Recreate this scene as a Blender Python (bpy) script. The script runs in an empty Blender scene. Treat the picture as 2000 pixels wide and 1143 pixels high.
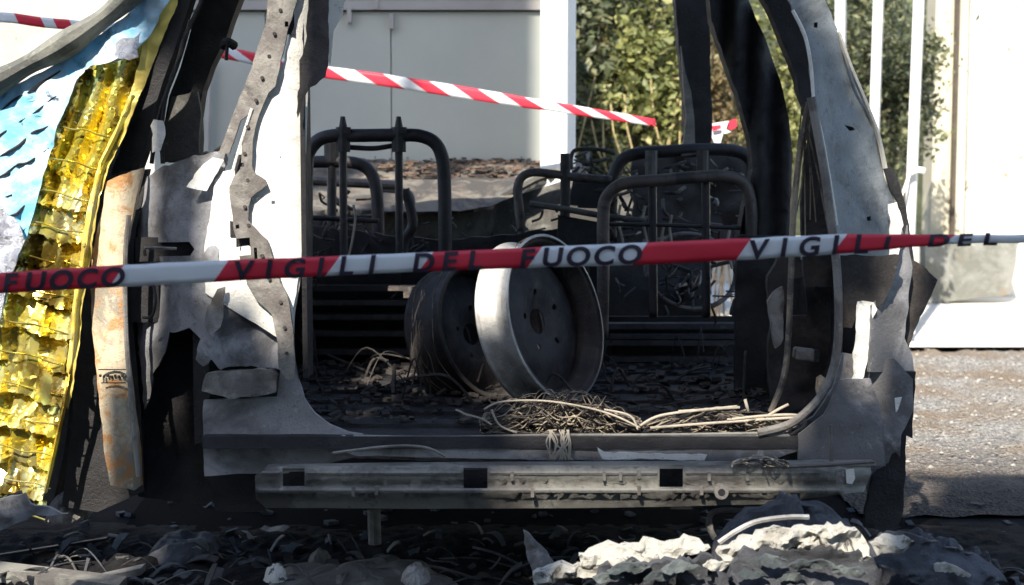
import bpy, bmesh, math, random
from math import radians, sin, cos, pi, sqrt
from mathutils import Vector, Matrix, noise
from mathutils.geometry import delaunay_2d_cdt

S = bpy.context.scene
# ------------------------------------------------------------------ camera
F = 2900.0; CAMH = 1.05; PITCH = radians(4.75)
cam = bpy.data.cameras.new('camera'); camo = bpy.data.objects.new('camera', cam)
S.collection.objects.link(camo); S.camera = camo
cam.sensor_width = 36; cam.lens = 36 * F / 2000.0
cam.clip_start = 0.05; cam.clip_end = 400
camo.location = (0, 0, CAMH); camo.rotation_euler = (pi / 2 - PITCH, 0, 0)
cam.dof.use_dof = True; cam.dof.focus_distance = 3.7; cam.dof.aperture_fstop = 4.8
# ------------------------------------------------------------------ light
SUN = Vector((0.35, 1.0, -1.0)).normalized()          # direction the light travels
elev = math.asin(-SUN.z); azim = math.atan2(-SUN.x, -SUN.y)
W = bpy.data.worlds.new('World'); S.world = W; W.use_nodes = True
nt = W.node_tree; bg = nt.nodes['Background']
sky = nt.nodes.new('ShaderNodeTexSky'); sky.sky_type = 'NISHITA'; sky.sun_disc = False
sky.sun_elevation = elev; sky.sun_rotation = azim
nt.links.new(sky.outputs[0], bg.inputs[0]); bg.inputs[1].default_value = 0.15
sl = bpy.data.lights.new('sun', 'SUN'); sl.energy = 5.0; sl.angle = radians(0.5); sl.color = (1, .93, .82)
so = bpy.data.objects.new('sun', sl); S.collection.objects.link(so)
so.rotation_euler = SUN.to_track_quat('-Z', 'Y').to_euler()
S.view_settings.view_transform = 'Standard'; S.view_settings.look = 'None'
S.view_settings.gamma = 1; S.view_settings.use_curve_mapping = False
S.view_settings.exposure = 1.15
S.cycles.max_bounces = 6

# ------------------------------------------------------------------ helpers
FW = Vector((0, cos(PITCH), -sin(PITCH))); UP = Vector((0, sin(PITCH), cos(PITCH)))
def P(px, py, d):
    """world point on the plane y = d that lies on the ray of a photo position"""
    r = Vector((1, 0, 0)) * ((px - 1000) / F) + UP * ((571.5 - py) / F) + FW
    return Vector((0, 0, CAMH)) + r * (d / r.y)
def GR(px, py, z=0.0):
    r = Vector((1, 0, 0)) * ((px - 1000) / F) + UP * ((571.5 - py) / F) + FW
    return Vector((0, 0, CAMH)) + r * ((z - CAMH) / r.z)

def tag(o, label=None, cat=None, group=None, kind=None):
    if label: o['label'] = label
    if cat: o['category'] = cat
    if group: o['group'] = group
    if kind: o['kind'] = kind
    return o
def root(name, loc, label, cat, group=None):
    o = bpy.data.objects.new(name, None); S.collection.objects.link(o)
    o.location = loc; o.empty_display_size = .1
    return tag(o, label, cat, group)
def origin_of(o):
    v = Vector((0, 0, 0))
    while o: v += Vector(o.location); o = o.parent
    return v
def mesh_obj(name, verts, faces, mats, parent=None, smooth=False, fmat=None, loc=None):
    if parent is not None: off = origin_of(parent); l = Vector((0, 0, 0))
    else:
        if loc is None:
            n = len(verts); mn = min(v[2] for v in verts)
            loc = Vector((sum(v[0] for v in verts) / n, sum(v[1] for v in verts) / n, mn))
        off = Vector(loc); l = off
    me = bpy.data.meshes.new(name)
    me.from_pydata([(v[0] - off.x, v[1] - off.y, v[2] - off.z) for v in verts], [], faces)
    if not isinstance(mats, (list, tuple)): mats = [mats]
    for m in mats: me.materials.append(m)
    if fmat: me.polygons.foreach_set('material_index', fmat)
    if smooth: me.polygons.foreach_set('use_smooth', [True] * len(me.polygons))
    me.update()
    o = bpy.data.objects.new(name, me); S.collection.objects.link(o)
    o.location = l
    if parent is not None: o.parent = parent
    return o

class MB:
    def __init__(s): s.v = []; s.f = []; s.m = []
    def add(s, vs, fs, m=0):
        b = len(s.v); s.v += [Vector(x) for x in vs]
        s.f += [tuple(i + b for i in f) for f in fs]; s.m += [m] * len(fs)
    def box(s, c, d, rz=0, m=0, M=None):
        c = Vector(c); h = Vector(d) / 2
        R = M if M is not None else Matrix.Rotation(rz, 3, 'Z')
        vs = [c + R @ Vector((sx * h.x, sy * h.y, sz * h.z)) for sx in (-1, 1) for sy in (-1, 1) for sz in (-1, 1)]
        s.add(vs, [(0, 1, 3, 2), (4, 6, 7, 5), (0, 4, 5, 1), (2, 3, 7, 6), (0, 2, 6, 4), (1, 5, 7, 3)], m)
    def tube(s, pts, r, seg=8, m=0, sm=True, flat=1.0):
        pts = [Vector(p) for p in pts]
        if sm and len(pts) > 2: pts = catmull(pts, 6)
        n = len(pts); rings = []
        up = Vector((0.13, 0.21, 1)).normalized()
        for i, p in enumerate(pts):
            t = (pts[min(i + 1, n - 1)] - pts[max(i - 1, 0)])
            if t.length < 1e-9: t = Vector((0, 0, 1))
            t.normalize()
            if abs(t.dot(up)) > .95: a = Vector((1, 0, 0))
            else: a = up
            x = t.cross(a).normalized(); y = t.cross(x).normalized()
            rr = r(i / (n - 1)) if callable(r) else r
            rings.append([p + (x * cos(2 * pi * k / seg) + y * sin(2 * pi * k / seg) * flat) * rr for k in range(seg)])
        # keep rings aligned
        for i in range(1, n):
            best = min(range(seg), key=lambda q: (rings[i][q] - rings[i - 1][0]).length)
            rg = rings[i][best:] + rings[i][:best]
            if (rg[1] - rings[i - 1][1]).length > (rg[-1] - rings[i - 1][1]).length: rg = [rg[0]] + rg[1:][::-1]
            rings[i] = rg
        vs = [v for rg in rings for v in rg]; fs = []
        for i in range(n - 1):
            for k in range(seg):
                a = i * seg + k; b = i * seg + (k + 1) % seg
                fs.append((a, b, b + seg, a + seg))
        fs.append(tuple(range(seg))[::-1]); fs.append(tuple((n - 1) * seg + k for k in range(seg)))
        s.add(vs, fs, m)
    def build(s, name, mats, parent=None, smooth=False, loc=None):
        return mesh_obj(name, s.v, s.f, mats, parent, smooth, s.m, loc)

def catmull(pts, k=6, closed=False):
    out = []; n = len(pts)
    rng = range(n) if closed else range(n - 1)
    for i in rng:
        if closed: a, b, c, d = pts[(i - 1) % n], pts[i], pts[(i + 1) % n], pts[(i + 2) % n]
        else: a, b, c, d = pts[max(i - 1, 0)], pts[i], pts[i + 1], pts[min(i + 2, n - 1)]
        for j in range(k):
            t = j / k
            out.append(0.5 * ((2 * b) + (c - a) * t + (2 * a - 5 * b + 4 * c - d) * t * t + (3 * b - a - 3 * c + d) * t ** 3))
    if not closed: out.append(pts[-1])
    return out

def inside(x, y, poly):
    c = False; j = len(poly) - 1
    for i in range(len(poly)):
        xi, yi = poly[i]; xj, yj = poly[j]
        if (yi > y) != (yj > y) and x < (xj - xi) * (y - yi) / (yj - yi) + xi: c = not c
        j = i
    return c
def refine(poly, step, jag, rnd, smooth=False):
    pts = [Vector((x, y, 0)) for x, y in poly]
    if smooth: pts = catmull(pts, 5, True)
    out = []; n = len(pts)
    for i in range(n):
        a, b = pts[i], pts[(i + 1) % n]
        k = max(1, int((b - a).length / step))
        for j in range(k):
            p = a.lerp(b, j / k)
            nrm = Vector((-(b - a).y, (b - a).x, 0)); nrm.normalize()
            w = jag * (noise.noise(Vector((p.x * .045, p.y * .045, 7.7))) * 1.6 + rnd.uniform(-.5, .5))
            if jag: p = p + nrm * w
            out.append((p.x, p.y))
    return out
SEED = [1]
def cdt(outline, holes, step, jag=0, hjag=0, smooth=False):
    SEED[0] += 1; rnd = random.Random(SEED[0])
    o = refine(outline, step, jag, rnd, smooth)
    hs = [refine(h, step, hjag, rnd) for h in holes]
    co = []; ed = []
    for loop in [o] + hs:
        b = len(co); n = len(loop)
        co += [Vector(p) for p in loop]; ed += [(b + i, b + (i + 1) % n) for i in range(n)]
    xs = [p[0] for p in o]; ys = [p[1] for p in o]
    nb = [tuple(c) for c in co]
    y = min(ys)
    cell = {}
    for c in nb: cell.setdefault((int(c[0] // step), int(c[1] // step)), []).append(c)
    while y < max(ys):
        x = min(xs)
        while x < max(xs):
            qx = x + rnd.uniform(-.35, .35) * step; qy = y + rnd.uniform(-.35, .35) * step
            if inside(qx, qy, o) and not any(inside(qx, qy, h) for h in hs):
                ok = True; ci, cj = int(qx // step), int(qy // step)
                for i in (-1, 0, 1):
                    for j in (-1, 0, 1):
                        for c in cell.get((ci + i, cj + j), ()):
                            if (c[0] - qx) ** 2 + (c[1] - qy) ** 2 < (.45 * step) ** 2: ok = False
                if ok: co.append(Vector((qx, qy)))
            x += step
        y += step
    r = delaunay_2d_cdt(co, ed, [], 0, 1e-5)
    vs, fs = r[0], r[2]; keep = []
    for f in fs:
        cx = sum(vs[i].x for i in f) / len(f); cy = sum(vs[i].y for i in f) / len(f)
        if inside(cx, cy, o) and not any(inside(cx, cy, h) for h in hs): keep.append(list(f))
    return vs, keep
def sheet(name, outline, d, mat, parent=None, thick=.004, step=14, amp=.004, ns=9, holes=(), jag=0, hjag=0,
          smooth=False, shade=True, loc=None, fn=None, tdir=None):
    """sheet of metal, cloth or plaster with real thickness; d = depth, number or function of the position"""
    vs, fs = cdt(outline, holes, step, jag, hjag, smooth)
    sd = SEED[0] * 3.7
    pts = []
    for v in vs:
        dd = d(v.x, v.y) if callable(d) else d
        p = P(v.x, v.y, dd)
        q = Vector((p.x * ns + sd, p.z * ns, p.y * ns))
        dy = amp * (noise.noise(q) + .5 * noise.noise(q * 2.3) + .3 * noise.noise(q * 5.1))
        if amp >= .045 and ns >= 9: dy += .006 * noise.noise(q * 4.1) + .007 * (noise.voronoi(q * 1.6)[0][1] - noise.voronoi(q * 1.6)[0][0]); p = p + Vector((0, 0, .004 * noise.noise(q * 3.0)))
        if fn: dy += fn(v.x, v.y, p)
        p = p + Vector((0, dy, 0)); pts.append(p)
    n = len(pts)
    td = Vector((0, thick, 0)) if tdir is None else Vector(tdir)
    back = [p + td for p in pts]
    cnt = {}
    F2 = []
    for f in fs:
        a = vs[f[0]]; b = vs[f[1]]; c = vs[f[2]]
        if (b.x - a.x) * (c.y - a.y) - (b.y - a.y) * (c.x - a.x) < 0: f = f[::-1]
        # photo y runs down: make the normal face the viewer
        f = f[::-1]; F2.append(tuple(f))
        for i in range(len(f)):
            e = (f[i], f[(i + 1) % len(f)]); cnt[e] = 1
    allf = list(F2) + [tuple(i + n for i in f[::-1]) for f in F2]
    nf = len(allf)
    for (a, b) in cnt:
        if (b, a) not in cnt: allf.append((b, a, a + n, b + n))
    o = mesh_obj(name, pts + back, allf, mat, parent, False, None, loc)
    if shade: o.data.polygons.foreach_set('use_smooth', [i < nf for i in range(len(allf))])
    # hard rim: split by custom sharp edges
    if shade:
        se = set()
        for (a, b) in cnt:
            if (b, a) not in cnt: se.add((min(a, b), max(a, b))); se.add((min(a, b) + n, max(a, b) + n))
        for e in o.data.edges:
            if (min(e.vertices), max(e.vertices)) in se: e.use_edge_sharp = True
    return o

# ------------------------------------------------------------------ materials
def nodes(name):
    m = bpy.data.materials.new(name); m.use_nodes = True
    t = m.node_tree; return m, t, t.nodes['Principled BSDF']
def rgb(c): return (c[0], c[1], c[2], 1)
def ramp(t, src, a, b, ca=(0, 0, 0), cb=(1, 1, 1)):
    r = t.nodes.new('ShaderNodeValToRGB'); r.color_ramp.elements[0].position = a; r.color_ramp.elements[1].position = b
    r.color_ramp.elements[0].color = rgb(ca); r.color_ramp.elements[1].color = rgb(cb)
    t.links.new(src, r.inputs[0]); return r.outputs[0]
def nz(t, scale, detail=8, rough=.6, dist=0, co=None, w=0):
    n = t.nodes.new('ShaderNodeTexNoise'); n.noise_dimensions = '4D'; n.inputs['W'].default_value = w
    n.inputs['Scale'].default_value = scale; n.inputs['Detail'].default_value = detail
    n.inputs['Roughness'].default_value = rough; n.inputs['Distortion'].default_value = dist
    if co is None:
        g = t.nodes.new('ShaderNodeNewGeometry'); co = g.outputs['Position']
    t.links.new(co, n.inputs['Vector']); return n.outputs['Fac']
def mixc(t, fac, a, b):
    m = t.nodes.new('ShaderNodeMix'); m.data_type = 'RGBA'
    if isinstance(fac, (int, float)): m.inputs[0].default_value = fac
    else: t.links.new(fac, m.inputs[0])
    for s, v in ((m.inputs[6], a), (m.inputs[7], b)):
        if isinstance(v, (tuple, list)): s.default_value = rgb(v)
        else: t.links.new(v, s)
    return m.outputs[2]
def bump(t, p, h, strength=.4, dist=.01):
    b = t.nodes.new('ShaderNodeBump'); b.inputs['Strength'].default_value = strength; b.inputs['Distance'].default_value = dist
    t.links.new(h, b.inputs['Height']); t.links.new(b.outputs[0], p.inputs['Normal'])
WN = [0]
def burnt(name, paint, soot, rust, s0=.42, s1=.58, rust0=.6, rust1=.72, scale=5, rough=.7, metal=0., bmp=.4, streak=None):
    """fire damaged metal: paint or primer eaten by soot and rust"""
    m, t, p = nodes(name); WN[0] += 3.1
    a = nz(t, scale, 10, .65, .6, w=WN[0]); b = nz(t, scale * 4.5, 8, .7, .3, w=WN[0] + 1); c = nz(t, scale * 1.7, 8, .7, 1, w=WN[0] + 2)
    f = nz(t, scale * 20, 6, .8, 0, w=WN[0] + 3)
    sm = (s0 + s1) / 2; col = mixc(t, ramp(t, a, sm - .05, sm + .05), paint, soot)
    sp_ = nz(t, scale * 3.1, 10, .78, 1.2, w=WN[0] + 4); col = mixc(t, ramp(t, sp_, .56, .62, (0, 0, 0), (.75, .75, .75)), col, soot)
    col = mixc(t, ramp(t, c, rust0, rust1), col, rust)
    pale = tuple(min(.85, x * 1.9 + .03) for x in paint)
    col = mixc(t, ramp(t, b, .58, .72, (0, 0, 0), (.6, .6, .6)), col, pale)
    col = mixc(t, ramp(t, f, .57, .66, (0, 0, 0), (.7, .7, .7)), col, tuple(x * .45 for x in soot))
    t.links.new(col, p.inputs['Base Color'])
    p.inputs['Metallic'].default_value = metal
    rr = ramp(t, b, .3, .7, (rough - .15,) * 3, (min(1, rough + .2),) * 3); t.links.new(rr, p.inputs['Roughness'])
    hm_ = t.nodes.new('ShaderNodeMath'); hm_.operation = 'ADD'; t.links.new(f, hm_.inputs[0]); t.links.new(sp_, hm_.inputs[1])
    bump(t, p, hm_.outputs[0], bmp * 1.4, .008)
    return m
def plain(name, col, rough=.6, metal=0, var=.25, scale=8, bmp=.15):
    m, t, p = nodes(name); WN[0] += 1.7
    n = nz(t, scale, 8, .65, w=WN[0])
    c = mixc(t, ramp(t, n, .35, .65), tuple(x * (1 - var) for x in col), tuple(min(1, x * (1 + var)) for x in col))
    t.links.new(c, p.inputs['Base Color']); p.inputs['Roughness'].default_value = rough; p.inputs['Metallic'].default_value = metal
    if bmp: bump(t, p, nz(t, scale * 9, 5, w=WN[0] + 5), bmp, .004)
    return m
M = {}
M['white'] = burnt('scorched white paint', (.74, .72, .66), (.55, .52, .44), (.30, .22, .14), .55, .75, .66, .74, 4, .6)
M['grey'] = burnt('grey scorched panel', (.23, .23, .24), (.10, .098, .10), (.17, .115, .08), .42, .62, .66, .75, 5, .62)
M['flange'] = burnt('bare pillar steel', (.24, .225, .20), (.12, .105, .095), (.17, .10, .075), .42, .6, .60, .70, 7, .6)  # on the rear pillar this darker tone also stands in for shade
M['lower'] = burnt('sooty rear panel', (.31, .30, .30), (.15, .145, .145), (.19, .13, .09), .40, .62, .64, .74, 4, .62)
M['beamm'] = burnt('scorched bumper beam', (.25, .24, .21), (.13, .12, .11), (.11, .08, .06), .42, .6, .6, .72, 5, .5, .15)
M['bpillar'] = burnt('blue grey pillar steel', (.25, .27, .275), (.13, .14, .145), (.17, .13, .10), .48, .66, .68, .76, 5, .55)
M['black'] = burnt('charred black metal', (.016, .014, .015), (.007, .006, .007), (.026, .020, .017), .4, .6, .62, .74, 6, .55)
M['brownblack'] = burnt('charred brown metal', (.05, .042, .038), (.022, .019, .018), (.085, .055, .038), .4, .6, .55, .7, 8, .7)
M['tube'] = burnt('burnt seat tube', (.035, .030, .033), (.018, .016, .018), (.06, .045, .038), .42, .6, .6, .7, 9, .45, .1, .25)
M['tubelit'] = burnt('lit burnt seat tube', (.12, .10, .09), (.05, .042, .038), (.16, .11, .08), .42, .6, .55, .7, 9, .45, .2, .25)  # brighter copy of the seat tube steel, light painted into the colour
M['floorm'] = burnt('charred floor', (.024, .022, .024), (.012, .011, .012), (.05, .04, .03), .42, .6, .66, .76, 7, .6)
M['slat'] = burnt('charred slat', (.060, .055, .056), (.028, .026, .028), (.08, .06, .05), .42, .6, .62, .74, 7, .45)
M['bonnet'] = burnt('burnt bonnet steel', (.14, .125, .10), (.05, .045, .04), (.12, .065, .042), .42, .56, .56, .64, 8, .7)
M['dash'] = burnt('burnt bulkhead steel', (.13, .125, .11), (.06, .056, .05), (.10, .075, .06), .4, .6, .6, .7, 5, .6)
M['rustdoor'] = burnt('rusted door skin', (.58, .48, .33), (.30, .26, .20), (.48, .24, .09), .46, .64, .49, .58, 6, .6)
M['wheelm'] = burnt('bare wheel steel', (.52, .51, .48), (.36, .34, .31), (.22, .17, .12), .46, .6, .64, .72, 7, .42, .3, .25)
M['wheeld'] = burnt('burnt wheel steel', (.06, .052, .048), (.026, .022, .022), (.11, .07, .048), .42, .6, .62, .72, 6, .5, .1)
M['wire'] = burnt('burnt wire', (.30, .25, .18), (.09, .075, .065), (.22, .14, .09), .4, .6, .55, .7, 14, .6)
M['wirelit'] = burnt('lit bare wire', (.38, .33, .26), (.28, .25, .20), (.3, .2, .12), .45, .65, .62, .72, 14, .55)  # wire copy with sunlight put in as a paler tone
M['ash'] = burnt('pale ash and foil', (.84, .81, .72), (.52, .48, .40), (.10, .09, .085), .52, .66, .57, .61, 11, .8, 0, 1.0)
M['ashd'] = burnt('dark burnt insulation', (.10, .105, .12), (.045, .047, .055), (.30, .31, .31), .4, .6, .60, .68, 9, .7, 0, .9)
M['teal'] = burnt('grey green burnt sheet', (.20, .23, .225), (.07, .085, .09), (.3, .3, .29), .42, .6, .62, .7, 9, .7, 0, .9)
M['whiteposts'] = plain('white painted post', (.80, .80, .77), .5, 0, .05)
M['cabin'] = plain('grey green painted panel', (.48, .49, .43), .45, 0, .06, 1.5, .03)
M['cabintrim'] = plain('cabin trim', (.40, .37, .34), .5, 0, .1, 3)
M['plaster'] = None
M['reed'] = plain('dry stalk', (.45, .36, .18), .8, 0, .3, 20)
M['bark'] = plain('dark branch', (.07, .055, .04), .9, 0, .3, 20)

m, t, p = nodes('red plastic print'); p.inputs['Base Color'].default_value = (.80, .06, .10, 1); p.inputs['Roughness'].default_value = .35
M['red'] = m
m, t, p = nodes('white plastic print'); p.inputs['Base Color'].default_value = (.84, .86, .87, 1); p.inputs['Roughness'].default_value = .35
M['tapewhite'] = m
for k in ('red', 'tapewhite'):      # thin polythene lets some light through
    t = M[k].node_tree; p = t.nodes['Principled BSDF']; out = t.nodes['Material Output']
    tr = t.nodes.new('ShaderNodeBsdfTranslucent'); tr.inputs[0].default_value = p.inputs['Base Color'].default_value
    mx = t.nodes.new('ShaderNodeMixShader'); mx.inputs[0].default_value = .35
    t.links.new(p.outputs[0], mx.inputs[1]); t.links.new(tr.outputs[0], mx.inputs[2]); t.links.new(mx.outputs[0], out.inputs[0])
m, t, p = nodes('black print'); p.inputs['Base Color'].default_value = (.03, .02, .035, 1); p.inputs['Roughness'].default_value = .5
M['ink'] = m
# gold foil: pale and bronze patches painted in as reflections
m, t, p = nodes('gold rescue foil')
c = mixc(t, ramp(t, nz(t, 7, 6, .6, 1, w=3), .4, .62), (.97, .78, .10), (.80, .72, .34))
c = mixc(t, ramp(t, nz(t, 5, 3, .5, .8, w=9), .52, .60), c, (.26, .18, .035))
t.links.new(c, p.inputs['Base Color']); p.inputs['Metallic'].default_value = .82; p.inputs['Roughness'].default_value = .16
bump(t, p, nz(t, 9, 3, w=6), .25, .01); M['gold'] = m
M['goldlit'] = plain('sunlit gold foil edge', (.86, .66, .16), .3, .35, .15, 12, .4)  # brighter foil copy, sun on the fold put into the colour
# blue tarp : silver faced blue
m, t, p = nodes('blue tarpaulin')
g = t.nodes.new('ShaderNodeNewGeometry'); sep = t.nodes.new('ShaderNodeSeparateXYZ'); t.links.new(g.outputs['Position'], sep.inputs[0])
n1 = ramp(t, nz(t, 5, 7, .65, .8, w=2), .44, .62)
c = mixc(t, n1, (.20, .56, .80), (.66, .80, .86))
c = mixc(t, ramp(t, nz(t, 14, 7, .7, 1, w=4), .64, .70), c, (.08, .10, .15))
t.links.new(c, p.inputs['Base Color']); p.inputs['Roughness'].default_value = .4
bump(t, p, nz(t, 30, 6, w=8), .5, .01); M['blue'] = m
M['silver'] = burnt('silver foil lining', (.62, .64, .70), (.30, .31, .36), (.2, .2, .24), .42, .6, .62, .7, 12, .3, .6, .5)
M['hem'] = burnt('olive grey tarp hem', (.20, .20, .17), (.10, .10, .09), (.15, .13, .1), .4, .6, .6, .7, 8, .7)

# ================================================================== SETTING
def groundmat():
    m, t, p = nodes('charred asphalt')
    a = nz(t, 3, 8, .6, w=1); b = nz(t, 60, 6, .8, w=2); c0 = nz(t, 14, 8, .7, 1, w=5)
    col = mixc(t, ramp(t, a, .4, .6), (.022, .022, .026), (.012, .012, .014))
    col = mixc(t, ramp(t, b, .60, .72), col, (.045, .045, .045))
    col = mixc(t, ramp(t, c0, .70, .76), col, (.08, .08, .075))
    t.links.new(col, p.inputs['Base Color']); p.inputs['Roughness'].default_value = .95; p.inputs['Specular IOR Level'].default_value = .12
    bump(t, p, b, 1, .03); return m
def gridsurf(name, x0, x1, y0, y1, nx, ny, zf, mat):
    vs = []; fs = []
    for j in range(ny + 1):
        for i in range(nx + 1):
            x = x0 + (x1 - x0) * i / nx; y = y0 + (y1 - y0) * j / ny; vs.append(Vector((x, y, zf(x, y))))
    for j in range(ny):
        for i in range(nx):
            a = j * (nx + 1) + i; fs.append((a, a + 1, a + nx + 2, a + nx + 1))
    o = mesh_obj(name, vs, fs, mat, None, True, None, (0, 0, 0)); o['kind'] = 'structure'; return o
gridsurf('ground', -60, 60, -40, 90, 60, 60, lambda x, y: 0, groundmat())
# pale gravel strip and white concrete apron beyond it
m, t, p = nodes('pale gravel')
b = nz(t, 42, 6, .75, w=2); a = nz(t, 2.2, 6, w=4); v = t.nodes.new('ShaderNodeTexVoronoi'); v.inputs['Scale'].default_value = 75
g = t.nodes.new('ShaderNodeNewGeometry'); t.links.new(g.outputs['Position'], v.inputs['Vector'])
sp = t.nodes.new('ShaderNodeSeparateColor'); t.links.new(v.outputs['Color'], sp.inputs[0])
col = mixc(t, ramp(t, sp.outputs[0], .1, .9), (.20, .185, .165), (.46, .44, .40))
col = mixc(t, ramp(t, a, .42, .6), col, (.26, .20, .14))
col = mixc(t, ramp(t, b, .60, .70), col, (.08, .07, .06))
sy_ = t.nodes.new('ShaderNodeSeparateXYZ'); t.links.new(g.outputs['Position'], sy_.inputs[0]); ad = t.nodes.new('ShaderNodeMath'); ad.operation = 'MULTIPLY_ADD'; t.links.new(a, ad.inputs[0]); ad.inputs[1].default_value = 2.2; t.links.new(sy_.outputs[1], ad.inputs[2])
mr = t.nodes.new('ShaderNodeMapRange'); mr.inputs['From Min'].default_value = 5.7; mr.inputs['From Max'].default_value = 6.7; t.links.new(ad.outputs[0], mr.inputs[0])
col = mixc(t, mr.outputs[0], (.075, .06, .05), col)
t.links.new(col, p.inputs['Base Color']); p.inputs['Roughness'].default_value = .95
bump(t, p, v.outputs['Distance'], 1.0, .03); M['gravel'] = m
def gz(x, y): return .012 + .012 * noise.noise(Vector((x * 9, y * 9, 0))) + .01 * noise.noise(Vector((x * 25, y * 25, 4)))
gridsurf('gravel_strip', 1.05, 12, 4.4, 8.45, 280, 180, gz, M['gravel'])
M['concrete'] = plain('pale concrete', (.62, .60, .54), .85, 0, .12, 2, .3)
gridsurf('pavement', -2, 14, 8.45, 12.2, 30, 12, lambda x, y: .035 + .02 * (y - 8.45), M['concrete'])
m, t, p = nodes('under van shade black')  # near-black patch standing in for the shade under the van
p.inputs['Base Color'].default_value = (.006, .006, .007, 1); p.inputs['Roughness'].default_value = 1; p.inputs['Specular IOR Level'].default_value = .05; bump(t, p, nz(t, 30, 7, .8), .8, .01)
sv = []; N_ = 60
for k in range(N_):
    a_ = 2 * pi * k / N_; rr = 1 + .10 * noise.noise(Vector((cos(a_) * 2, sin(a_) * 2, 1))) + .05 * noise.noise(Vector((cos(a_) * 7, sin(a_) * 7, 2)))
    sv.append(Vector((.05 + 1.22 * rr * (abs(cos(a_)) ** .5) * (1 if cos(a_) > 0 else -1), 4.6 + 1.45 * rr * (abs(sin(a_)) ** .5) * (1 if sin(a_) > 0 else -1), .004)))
o = mesh_obj('under_van_shade', sv, [tuple(range(N_))], m, None, False, None, (0, 0, 0)); o['kind'] = 'structure'
# loose stones on the gravel
rs = random.Random(5); mb = MB()
for i in range(900):
    x = rs.uniform(1.15, 3.6); y = rs.uniform(5.0, 8.5); r = rs.uniform(.004, .013)
    c = Vector((x, y, gz(x, y) + r * .3)); vs = [c + Vector((rs.uniform(.7, 1.2) * r * dx, rs.uniform(.7, 1.2) * r * dy, rs.uniform(.5, .9) * r * dz)) for dx, dy, dz in ((1, 0, 0), (-1, 0, 0), (0, 1, 0), (0, -1, 0), (0, 0, 1), (0, 0, -1))]
    mb.add(vs, [(0, 2, 4), (2, 1, 4), (1, 3, 4), (3, 0, 4), (2, 0, 5), (1, 2, 5), (3, 1, 5), (0, 3, 5)])
M['stone'] = plain('stones', (.30, .28, .25), .9, 0, .4, 25)
o = mb.build('loose_stones', M['stone'], None, False, (0, 0, 0)); tag(o, 'loose pale stones scattered over the gravel strip', 'gravel', kind='stuff')

# wooded slope far behind
m, t, p = nodes('hillside undergrowth')
col = mixc(t, ramp(t, nz(t, 3, 9, .75, 1, w=2), .42, .6), (.03, .04, .02), (.09, .10, .04))
t.links.new(col, p.inputs['Base Color']); p.inputs['Roughness'].default_value = 1; bump(t, p, nz(t, 8, 9, .8), 1, .1)
gridsurf('hillside', -30, 40, 12.6, 34, 70, 30, lambda x, y: -0.2 + max(0, (y - 12.6)) * .62 + 1.1 * noise.noise(Vector((x * .5, y * .5, 3))) * min(1, (y - 12.5)), m)

# added screen unseen behind the camera, its gaps shaped to place sun and shade
BY = -2.6
def screen():
    r = root('shade_screen', (-3, BY, 0), 'added stepped screen with gaps, unseen behind the viewer, shaping sun and shade', 'light screen')
    mp = plain('added screen sheet', (.34, .35, .36), .8, 0, .15, 2)
    # x from, x to, top, openings (z from, z to)
    secs = [(-9, -5.2, 6.0, []), (-5.2, -3.95, 12.3, []), (-3.95, -3.55, 12.3, [(9.4, 10.6)]), (-3.55, -3.24, 12.3, [(6.2, 7.8), (9.4, 10.6)]), (-3.24, -3.19, 8.6, [(6.2, 7.75)]), (-3.19, -3.085, 8.6, [(6.75, 7.75)]),
            (-3.085, -2.93, 8.6, []), (-2.93, -2.78, 8.6, [(6.92, 7.75)]), (-2.78, -2.665, 8.6, [(6.80, 7.75)]), (-2.665, -2.46, 8.2, []), (-2.46, -2.28, 8.2, [(7.08, 7.50)]), (-2.28, -2.17, 8.2, []),
            (-2.17, -1.85, 8.2, [(6.32, 6.40), (6.57, 6.72)]), (-1.85, -1.45, 8.2, [(5.68, 5.98), (6.32, 6.40), (6.57, 6.72)]), (-1.45, -1.34, 7.6, [(5.68, 5.98)]), (-1.34, -1.27, 7.6, [(5.68, 5.98), (6.68, 6.92), (7.38, 7.56)]), (-1.27, -1.19, 7.6, [(5.68, 5.98), (6.84, 7.5)]), (-1.19, 6.0, 7.6, [])]
    for (a, b, h, hs) in secs:
        z = 0
        for (z0, z1) in hs + [(h, h)]:
            mb = MB(); mb.box(((a + b) / 2, BY, (z + z0) / 2), (b - a, .03, z0 - z)); mb.build('panel', mp, r); z = z1
    for x in (-8.9, -5.2, -3.6, -.2, 2.5, 5.9):
        mb = MB(); mb.box((x, BY - .1, 3.0 if x < -8 or x > -3 else 6), (.08, .08, 6 if x < -8 or x > -3 else 12)); mb.build('post', M['cabintrim'], r)
screen()

# white rendered wall at right
m, t, p = nodes('white lime render')
col = mixc(t, ramp(t, nz(t, 1.6, 9, .7, .6, w=1), .40, .60), (.64, .62, .57), (.42, .39, .33))
col = mixc(t, ramp(t, nz(t, 4, 9, .75, .8, w=6), .60, .64), col, (.20, .15, .10))
t.links.new(col, p.inputs['Base Color']); p.inputs['Roughness'].default_value = .95; bump(t, p, nz(t, 12, 8, .7), .5, .03)
M['plaster'] = m
r = root('boundary_wall', P(1950, 590, 11.2) * 1, 'bright white rendered wall with a cream pilaster at the right', 'wall')
r.location.z = 0
wx0 = P(1868, 300, 11.2).x
sheet('render_coat', [(1868, -250), (2500, -250), (2500, 575), (1990, 582), (1868, 590)], 11.2, M['plaster'], r, .3, 30, .05, 1.2, jag=0)
M['cream'] = plain('cream pilaster', (.50, .46, .35), .85, 0, .12, 3, .2)
mb = MB(); a = P(1820, 300, 10.9).x; b = P(1861, 300, 10.9).x
mb.box(((a + b) / 2, 11.0, 1.6), (b - a, .24, 3.2)); mb.build('pilaster', M['cream'], r)
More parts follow.
